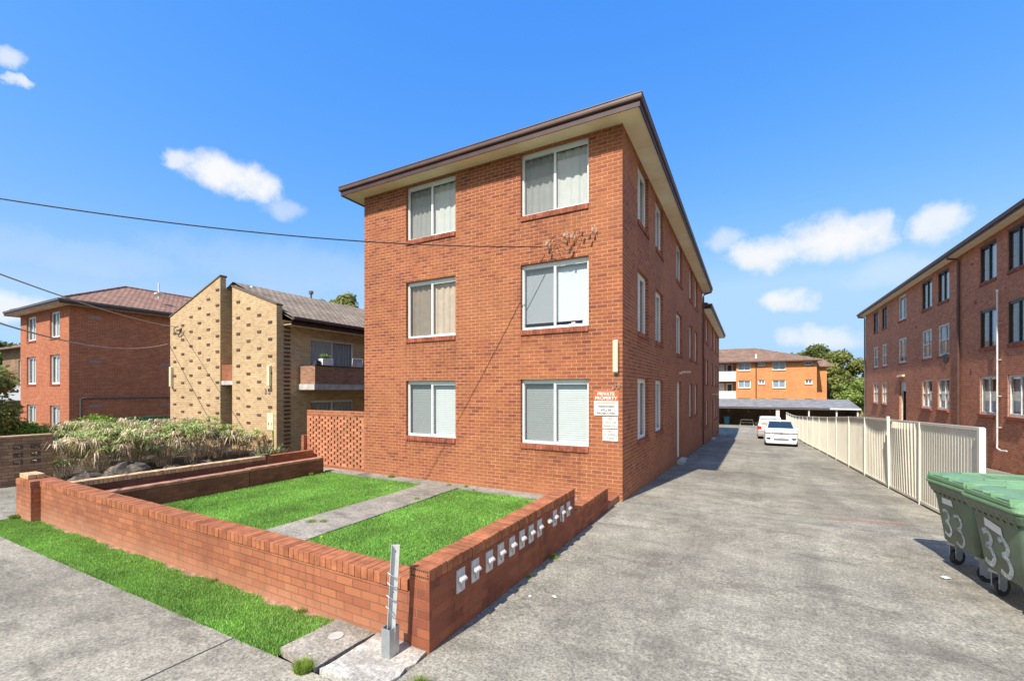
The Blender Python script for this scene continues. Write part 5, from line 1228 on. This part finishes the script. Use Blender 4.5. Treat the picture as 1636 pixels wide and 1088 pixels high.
yf = lambda z: cy-(bd*1.05+(td-bd*1.05)*(z-.55)/(.51)) if z > .55 else cy-(bd+(bd*.05)*(z-.34)/.21)
def spray(b, strokes, w):
    for st_ in strokes:
        P_ = smooth_path([(x, 0, z) for x, z in st_], 6); g = MB()
        NN = []
        for i in range(len(P_)):
            d = (Vector(P_[min(i+1, len(P_)-1)])-Vector(P_[max(i-1, 0)])).normalized(); NN.append(Vector((-d.z, 0, d.x))*w)
        for i in range(len(P_)-1):
            a, c_ = Vector(P_[i]), Vector(P_[i+1]); q = []
            for pt_ in (a-NN[i], c_-NN[i+1], c_+NN[i+1], a+NN[i]): q.append((pt_.x, yf(pt_.z)-.004, pt_.z))
            g.quad(*q)
        g.build('painted_numeral', M['spray_white'], b, world=False)
def three(x, z, s): return [(x-.07*s, z+.16*s), (x+.02*s, z+.19*s), (x+.08*s, z+.11*s), (x+.03*s, z+.03*s), (x-.02*s, z+.01*s), (x+.05*s, z-.02*s), (x+.09*s, z-.12*s), (x+.02*s, z-.21*s), (x-.09*s, z-.18*s)]
b2 = copy_tree(b1)
spray(b1, [three(-.20, .60, .85), three(.05, .56, 1.0)], .02); spray(b2, [three(-.20, .59, .95), three(.07, .56, 1.0)], .03)
for b, x0, x1, z0, z1, tl in ((b1, -.24, .0, .85, .93, 0), (b2, -.20, .10, .83, .925, .05)):
    g = MB(); g.quad((x0, yf(z0)-.005, z0), (x1, yf(z0-tl)-.005, z0-tl), (x1-.01, yf(z1-tl)-.005, z1-tl), (x0+.01, yf(z1)-.005, z1)); g.build('sticker', M['label_white'], b, world=False)
b1['label'] = 'green waste bin sprayed 33, the farther one half hidden behind its neighbour'
b2['label'] = 'green waste bin with large bold 33, nearest the street at the right edge'
for b in (b1, b2): b['group'] = 'green waste bins by the fence'
b1.location = (2.33, 7.92, gz(7.9)); b1.rotation_euler = (0, 0, radians(-90+9))
b2.location = (2.37, 6.88, gz(6.8)); b2.rotation_euler = (0, 0, radians(-90+7))

# ------------------------------------------------------------------ vehicles
def carpaint(name, col):
    m, t, p = newmat(name); p.inputs['Base Color'].default_value = (*col, 1); p.inputs['Roughness'].default_value = .3; p.inputs['Coat Weight'].default_value = .6; p.inputs['Coat Roughness'].default_value = .05
    L(t, ramp(t, noise(t, objco(t), 3, 4), [(.3, tuple(c*.93 for c in col)), (.7, col)]), p.inputs['Base Color']); return m
M['car_white'] = carpaint('car_white', (.82, .82, .82)); M['car_dark'] = carpaint('car_dark', (.05, .055, .065)); M['car_silver'] = carpaint('car_silver', (.42, .36, .32))
M['car_glass'] = plain('car_glass', (.02, .035, .05), .05, var=0, spec=.8); M['lamp_glass'] = plain('headlamp', (.45, .48, .50), .12, metal=.6); M['tail_red'] = plain('tail_lamp', (.55, .02, .02), .2); M['chrome'] = plain('chrome', (.75, .75, .76), .12, metal=1, var=.02)
M['grille_grey'] = plain('grille_grey', (.16, .165, .17), .4); M['amber'] = plain('cushion_orange', (.8, .35, .12), .8)
def loft_body(g, prof, hwf, zb, n=9):
    """prof: list of (y, ztop); half section: side from zb to ztop then roof; y = length"""
    sec = []
    for (y, zt, wf) in prof:
        pts = []
        for k in range(n):
            z = zb+(zt-.06-zb)*k/(n-1); pts.append((hwf(z)*wf, y, z))
        w_ = hwf(zt-.03)*wf
        pts += [(w_*.96-.01, y, zt-.02), (w_*.8, y, zt), (0, y, zt+.012)]
        full = pts + [(-x, yy, z) for (x, yy, z) in pts[-2::-1]]; sec.append(full)
    N = len(sec[0]); b = len(g.v)
    for s_ in sec: g.v += s_
    for j in range(len(sec)-1):
        for i in range(N-1): g.f.append((b+j*N+i, b+j*N+i+1, b+(j+1)*N+i+1, b+(j+1)*N+i)); g.m.append(0)
    g.f.append(tuple(b+i for i in range(N))); g.m.append(0); g.f.append(tuple(b+(len(sec)-1)*N+i for i in range(N))[::-1]); g.m.append(0)
def wheels(b, xs_, ys_, r=.34):
    for y in ys_:
        for s_ in (-1, 1):
            g = MB(); g.tube([(s_*(xs_-.2), y, r), (s_*xs_, y, r)], r, 20); w = g.build('wheel', M['rubber'], b, world=False)
            g = MB(); g.tube([(s_*(xs_-.01), y, r), (s_*(xs_+.006), y, r)], r*.62, 14); g.build('rim', M['galv_white'], w, world=False)
def suv(label, paint, group=None):
    b = thing('parked_car', label, 'car'); hw = lambda z: np.interp(z, [.2, .45, .95, 1.05, 1.66], [.84, .9, .895, .86, .60])
    g = MB(); loft_body(g, [(0, .84, .90), (.03, .98, .95), (.22, 1.05, .98), (.9, 1.12, 1), (1.15, 1.15, 1), (1.85, 1.60, 1), (2.3, 1.67, 1), (3.6, 1.66, 1), (4.1, 1.55, .99), (4.35, 1.1, .97), (4.42, .7, .93)], hw, .26)
    g.build('body', M[paint], b, world=False, smooth=True, fixn=True)
    # glasshouse
    g = MB(); e = .012
    g.quad((-.72, 1.17-.02, 1.18), (.72, 1.17-.02, 1.18), (.60, 1.83-.02, 1.585), (-.60, 1.83-.02, 1.585)); g.build('windscreen', M['car_glass'], b, world=False)
    for s_ in (-1, 1):
        g = MB(); g.quad((s_*.875, 1.5, 1.06), (s_*.875, 3.9, 1.08), (s_*.70, 3.75, 1.50), (s_*.67, 1.95, 1.53)); g.build('side_window', M['car_glass'], b, world=False)
        g = MB(); g.box(s_*.93-.1, s_*.93+.1, 1.35, 1.45, 1.05, 1.2); g.build('mirror', M[paint], b, world=False, bevel=.03)
        g = MB(); g.box(s_*.64-.21, s_*.64+.21, -.03, .1, .855, .94, m=0); g.box(s_*.64-.17, s_*.64-.03, -.04, .0, .86, .93, m=1); g.box(s_*.64+.03, s_*.64+.17, -.04, .0, .86, .93, m=1); g.build('headlight', [M['grille_grey'], M['lamp_glass']], b, world=False, bevel=.02)
        g = MB(); g.quad((s_*.80, -.02, .60), (s_*.56, -.03, .60), (s_*.60, -.03, .49), (s_*.78, -.02, .51)); g.build('fog_lamp', M['dark_alu'], b, world=False)
        g = MB(); g.box(s_*.78-.09, s_*.78+.09, 4.38, 4.45, .85, 1.15); g.build('tail_light', M['tail_red'], b, world=False)
    g = MB(); g.box(-.42, .42, -.032, .0, .865, .925); g.build('grille', M['grille_grey'], b, world=False)
    g = MB(); g.box(-.41, .41, -.041, -.036, .895, .91); g.box(-.41, .41, -.041, -.036, .85, .862); g.build('grille_bar', M['chrome'], b, world=False)
    g = MB(); n_ = 18
    for i in range(n_):
        a, c_ = 2*pi*i/n_, 2*pi*(i+1)/n_; g.quad((.085*cos(a), -.045, .88+.085*sin(a)), (.085*cos(c_), -.045, .88+.085*sin(c_)), (.07*cos(c_), -.045, .88+.07*sin(c_)), (.07*cos(a), -.045, .88+.07*sin(a)))
    for (p, q) in (((-.045, .86), (0, .81)), ((.045, .86), (0, .81)), ((-.065, .81), (-.03, .735)), ((-.03, .735), (0, .80)), ((0, .80), (.03, .735)), ((.03, .735), (.065, .81))): g.tube([(p[0], -.045, p[1]+.08), (q[0], -.045, q[1]+.08)], .006, 4)
    g.build('emblem', M['chrome'], b, world=False)
    g = MB(); g.box(-.40, .40, -.035, .0, .47, .55); g.build('lower_grille', M['grille_grey'], b, world=False)
    g = MB(); g.box(-.8, .8, .01, 4.38, .2, .30); g.build('underbody', M['dark_plastic'], b, world=False)
    g = MB(); g.box(-.19, .19, -.04, -.036, .63, .73); g.build('number_plate', M['label_white'], b, world=False)
    wheels(b, .9, (.85, 3.5)); return b
s1 = suv('white SUV parked facing the street beside the fence', 'car_white'); s1.location = (1.75, 32.0, gz(33.5)-.0); s1.rotation_euler = (radians(-2.3), 0, radians(-1))
fr_ = thing('storage_rack', 'low pale tubular metal frame standing in the dark carport', 'rack', (-.3, 58, gz(58)))
g = MB(); z = gz(58)
for y_ in (57.8, 58.3): g.tube([(-.95, y_, z), (-.85, y_, z+.65), (.35, y_, z+.65), (.45, y_, z)], .035, 6)
g.build('side_frame', M['pvc'], fr_)
g = MB(); g.box(-.85, .35, 57.85, 58.25, z+.3, z+.34); g.build('shelf', M['white_old'], fr_)
vn = thing('parked_van', 'white van with red tail lights and silver bumper parked ahead of the white SUV', 'van')
hw = lambda z: np.interp(z, [.2, .5, 1.0, 1.1, 1.82], [.84, .88, .88, .86, .68])
g = MB(); loft_body(g, [(0, 1.0, .95), (.06, 1.12, .98), (.30, 1.74, .99), (.6, 1.83, 1), (3.2, 1.84, 1), (3.9, 1.5, 1), (4.4, 1.1, .97), (4.7, .8, .9)], hw, .3); g.build('body', M['car_white'], vn, world=False, smooth=True)
g = MB(); g.quad((-.72, .07, 1.14), (.72, .07, 1.14), (.62, .255, 1.68), (-.62, .255, 1.68)); g.build('rear_window', M['glass'], vn, world=False)
g = MB(); g.quad((-.70, .10, 1.12), (.70, .10, 1.12), (.62, .27, 1.69), (-.62, .27, 1.69)); g.build('rear_interior', plain('van_interior', (.34, .38, .42), .7, var=.4, scale=5), vn, world=False)
g = MB(); g.box(-.62, -.05, .05, .09, 1.16, 1.36); g.build('cushions', M['amber'], vn, world=False, bevel=.02)
for s_ in (-1, 1):
    g = MB(); g.box(s_*.74-.15, s_*.74+.15, -.015, .1, .80, 1.10); g.build('tail_light', M['tail_red'], vn, world=False, bevel=.02)
    g = MB(); g.box(s_*.95-.08, s_*.95+.08, 3.4, 3.5, 1.1, 1.28); g.build('mirror', M['dark_plastic'], vn, world=False)
    g = MB(); g.quad((s_*.875, .6, 1.12), (s_*.875, 3.6, 1.12), (s_*.75, 3.2, 1.62), (s_*.73, .75, 1.66)); g.build('side_window', M['car_glass'], vn, world=False)
g = MB(); g.box(-.84, .84, -.08, .06, .38, .80); g.build('bumper', M['car_silver'], vn, world=False, bevel=.04)
g = MB(); g.box(-.22, .22, -.086, -.081, .6, .72); g.build('number_plate', M['label_white'], vn, world=False)
wheels(vn, .86, (.8, 3.7), .33); vn.location = (1.45, 39.5, gz(41)); vn.rotation_euler = (radians(-2.3), 0, 0)

# ------------------------------------------------------------------ light, sky, camera
sd = Vector((.93, 7.86, -8.8)).normalized()
su = bpy.data.lights.new('sun', 'SUN'); su.energy = 4.3; su.angle = radians(.5); su.color = (1, .94, .85)
so = bpy.data.objects.new('sun', su); C.objects.link(so); so.rotation_euler = sd.to_track_quat('-Z', 'Y').to_euler()
W = bpy.data.worlds.new('World'); S.world = W; W.use_nodes = True; t = W.node_tree; t.nodes.clear()
sky = nd(t, 'ShaderNodeTexSky', sky_type='NISHITA', sun_disc=False); sky.sun_elevation = math.asin(-sd.z); sky.sun_rotation = math.atan2(-sd.x, -sd.y) % (2*pi)
sky.air_density = 1.0; sky.dust_density = .6; sky.ozone_density = 2.0
bg = nd(t, 'ShaderNodeBackground'); bg.inputs[1].default_value = .15; out = nd(t, 'ShaderNodeOutputWorld')
tc = nd(t, 'ShaderNodeTexCoord').outputs['Generated']; sp = nd(t, 'ShaderNodeSeparateXYZ'); L(t, tc, sp.inputs[0])
nz = noise(t, tc, 9, 7, .62, 1); nsp = nd(t, 'ShaderNodeSeparateColor'); L(t, nz, nsp.inputs[0])
az = mth(t, 'ADD', mth(t, 'ARCTAN2', sp.outputs[0], sp.outputs[1]), mth(t, 'MULTIPLY', mth(t, 'SUBTRACT', nsp.outputs[0], .5), .16))
el = mth(t, 'ADD', mth(t, 'ARCSINE', sp.outputs[2]), mth(t, 'MULTIPLY', mth(t, 'SUBTRACT', nsp.outputs[1], .5), .07))
def pix(x, y):
    tt = (x-818)/701; s, c = sin(radians(28.4)), cos(radians(28.4)); d = Vector((-s+c*tt, c+s*tt, (623-y)/701)).normalized(); return math.atan2(d.x, d.y), math.asin(d.z)
fine = noise(t, tc, 22, 6, .65)
tot = None
for (x, y, rx, ry, dens) in [(345, 276, 62, 38, 1.0), (400, 290, 54, 34, 1.0), (285, 258, 34, 20, .8), (445, 333, 42, 22, .45), (14, 92, 34, 20, .7), (18, 130, 24, 14, .8), (1340, 378, 105, 42, 1.0), (1225, 405, 85, 34, .95), (1400, 360, 40, 30, .8), (1150, 385, 40, 26, .5), (1505, 356, 66, 32, .85), (1272, 480, 62, 24, .95), (1320, 540, 90, 24, .75), (30, 490, 90, 26, .85), (480, 430, 240, 40, .16), (1420, 430, 90, 30, .25), (150, 410, 200, 30, .14)]:
    a, e = pix(x, y); a1, _ = pix(x+rx, y); _, e1 = pix(x, y-ry); wa = abs(a1-a); we = abs(e1-e)
    q = mth(t, 'ADD', mth(t, 'POWER', mth(t, 'DIVIDE', mth(t, 'SUBTRACT', az, a+.0), wa), 2), mth(t, 'POWER', mth(t, 'DIVIDE', mth(t, 'SUBTRACT', el, e), we), 2))
    v = mth(t, 'SUBTRACT', 1.0, q); v = mth(t, 'ADD', v, mth(t, 'MULTIPLY', mth(t, 'SUBTRACT', fine, .5), 1.6))
    mr = nd(t, 'ShaderNodeMapRange', interpolation_type='SMOOTHSTEP'); L(t, v, mr.inputs[0]); mr.inputs[1].default_value = -.3; mr.inputs[2].default_value = 1.05; mr.inputs[3].default_value = 0; mr.inputs[4].default_value = dens
    tot = mr.outputs[0] if tot is None else mth(t, 'MAXIMUM', tot, mr.outputs[0])
hs = nd(t, 'ShaderNodeHueSaturation'); hs.inputs['Saturation'].default_value = 1.12; hs.inputs['Value'].default_value = 1.0; L(t, sky.outputs[0], hs.inputs['Color'])
sc_ = nd(t, 'ShaderNodeSeparateColor'); L(t, hs.outputs[0], sc_.inputs[0]); cc_ = nd(t, 'ShaderNodeCombineColor')
for i_, (k_, e_, m_) in enumerate(((.638, 1.35, 1.9), (1.176, .68, 3.0), (3.51, .15, 4.2))):
    L(t, mth(t, 'MINIMUM', mth(t, 'MULTIPLY', mth(t, 'POWER', sc_.outputs[i_], e_), k_), m_), cc_.inputs[i_])
skyc = cc_.outputs[0]
cl = mixc(t, tot, skyc, (3.95, 4.0, 4.1))
# unseen bright cloud banks behind and beside the street, added to fill shaded walls
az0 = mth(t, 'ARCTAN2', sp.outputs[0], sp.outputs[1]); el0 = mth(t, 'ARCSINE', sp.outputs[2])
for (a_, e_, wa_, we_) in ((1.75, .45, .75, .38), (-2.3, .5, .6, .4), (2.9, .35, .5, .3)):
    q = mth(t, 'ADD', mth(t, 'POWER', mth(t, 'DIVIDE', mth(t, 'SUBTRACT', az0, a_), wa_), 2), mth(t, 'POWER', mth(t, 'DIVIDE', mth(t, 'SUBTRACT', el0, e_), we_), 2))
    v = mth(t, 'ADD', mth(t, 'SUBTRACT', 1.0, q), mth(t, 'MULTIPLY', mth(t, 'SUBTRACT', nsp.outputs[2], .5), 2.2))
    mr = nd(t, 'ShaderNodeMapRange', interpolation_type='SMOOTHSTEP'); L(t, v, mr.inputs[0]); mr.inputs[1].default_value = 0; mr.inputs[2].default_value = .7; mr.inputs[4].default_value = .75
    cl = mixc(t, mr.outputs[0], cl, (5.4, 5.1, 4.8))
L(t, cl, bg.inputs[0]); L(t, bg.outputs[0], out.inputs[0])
cam = bpy.data.cameras.new('camera'); co = bpy.data.objects.new('camera', cam); C.objects.link(co); S.camera = co
cam.sensor_width = 36; cam.lens = 701/1636*36; cam.shift_y = (623-544)/1636; cam.clip_end = 5000; cam.clip_start = .05
co.location = (0, 0, 2.45); co.rotation_euler = (radians(90), 0, radians(28.4))
S.view_settings.view_transform = 'Standard'; S.view_settings.look = 'None'; S.view_settings.exposure = .68; S.view_settings.gamma = 1
S.render.engine = 'CYCLES'; S.cycles.transparent_max_bounces = 16; S.cycles.max_bounces = 6; S.cycles.caustics_reflective = False; S.cycles.caustics_refractive = False
S.render.resolution_x = 1024; S.render.resolution_y = 680
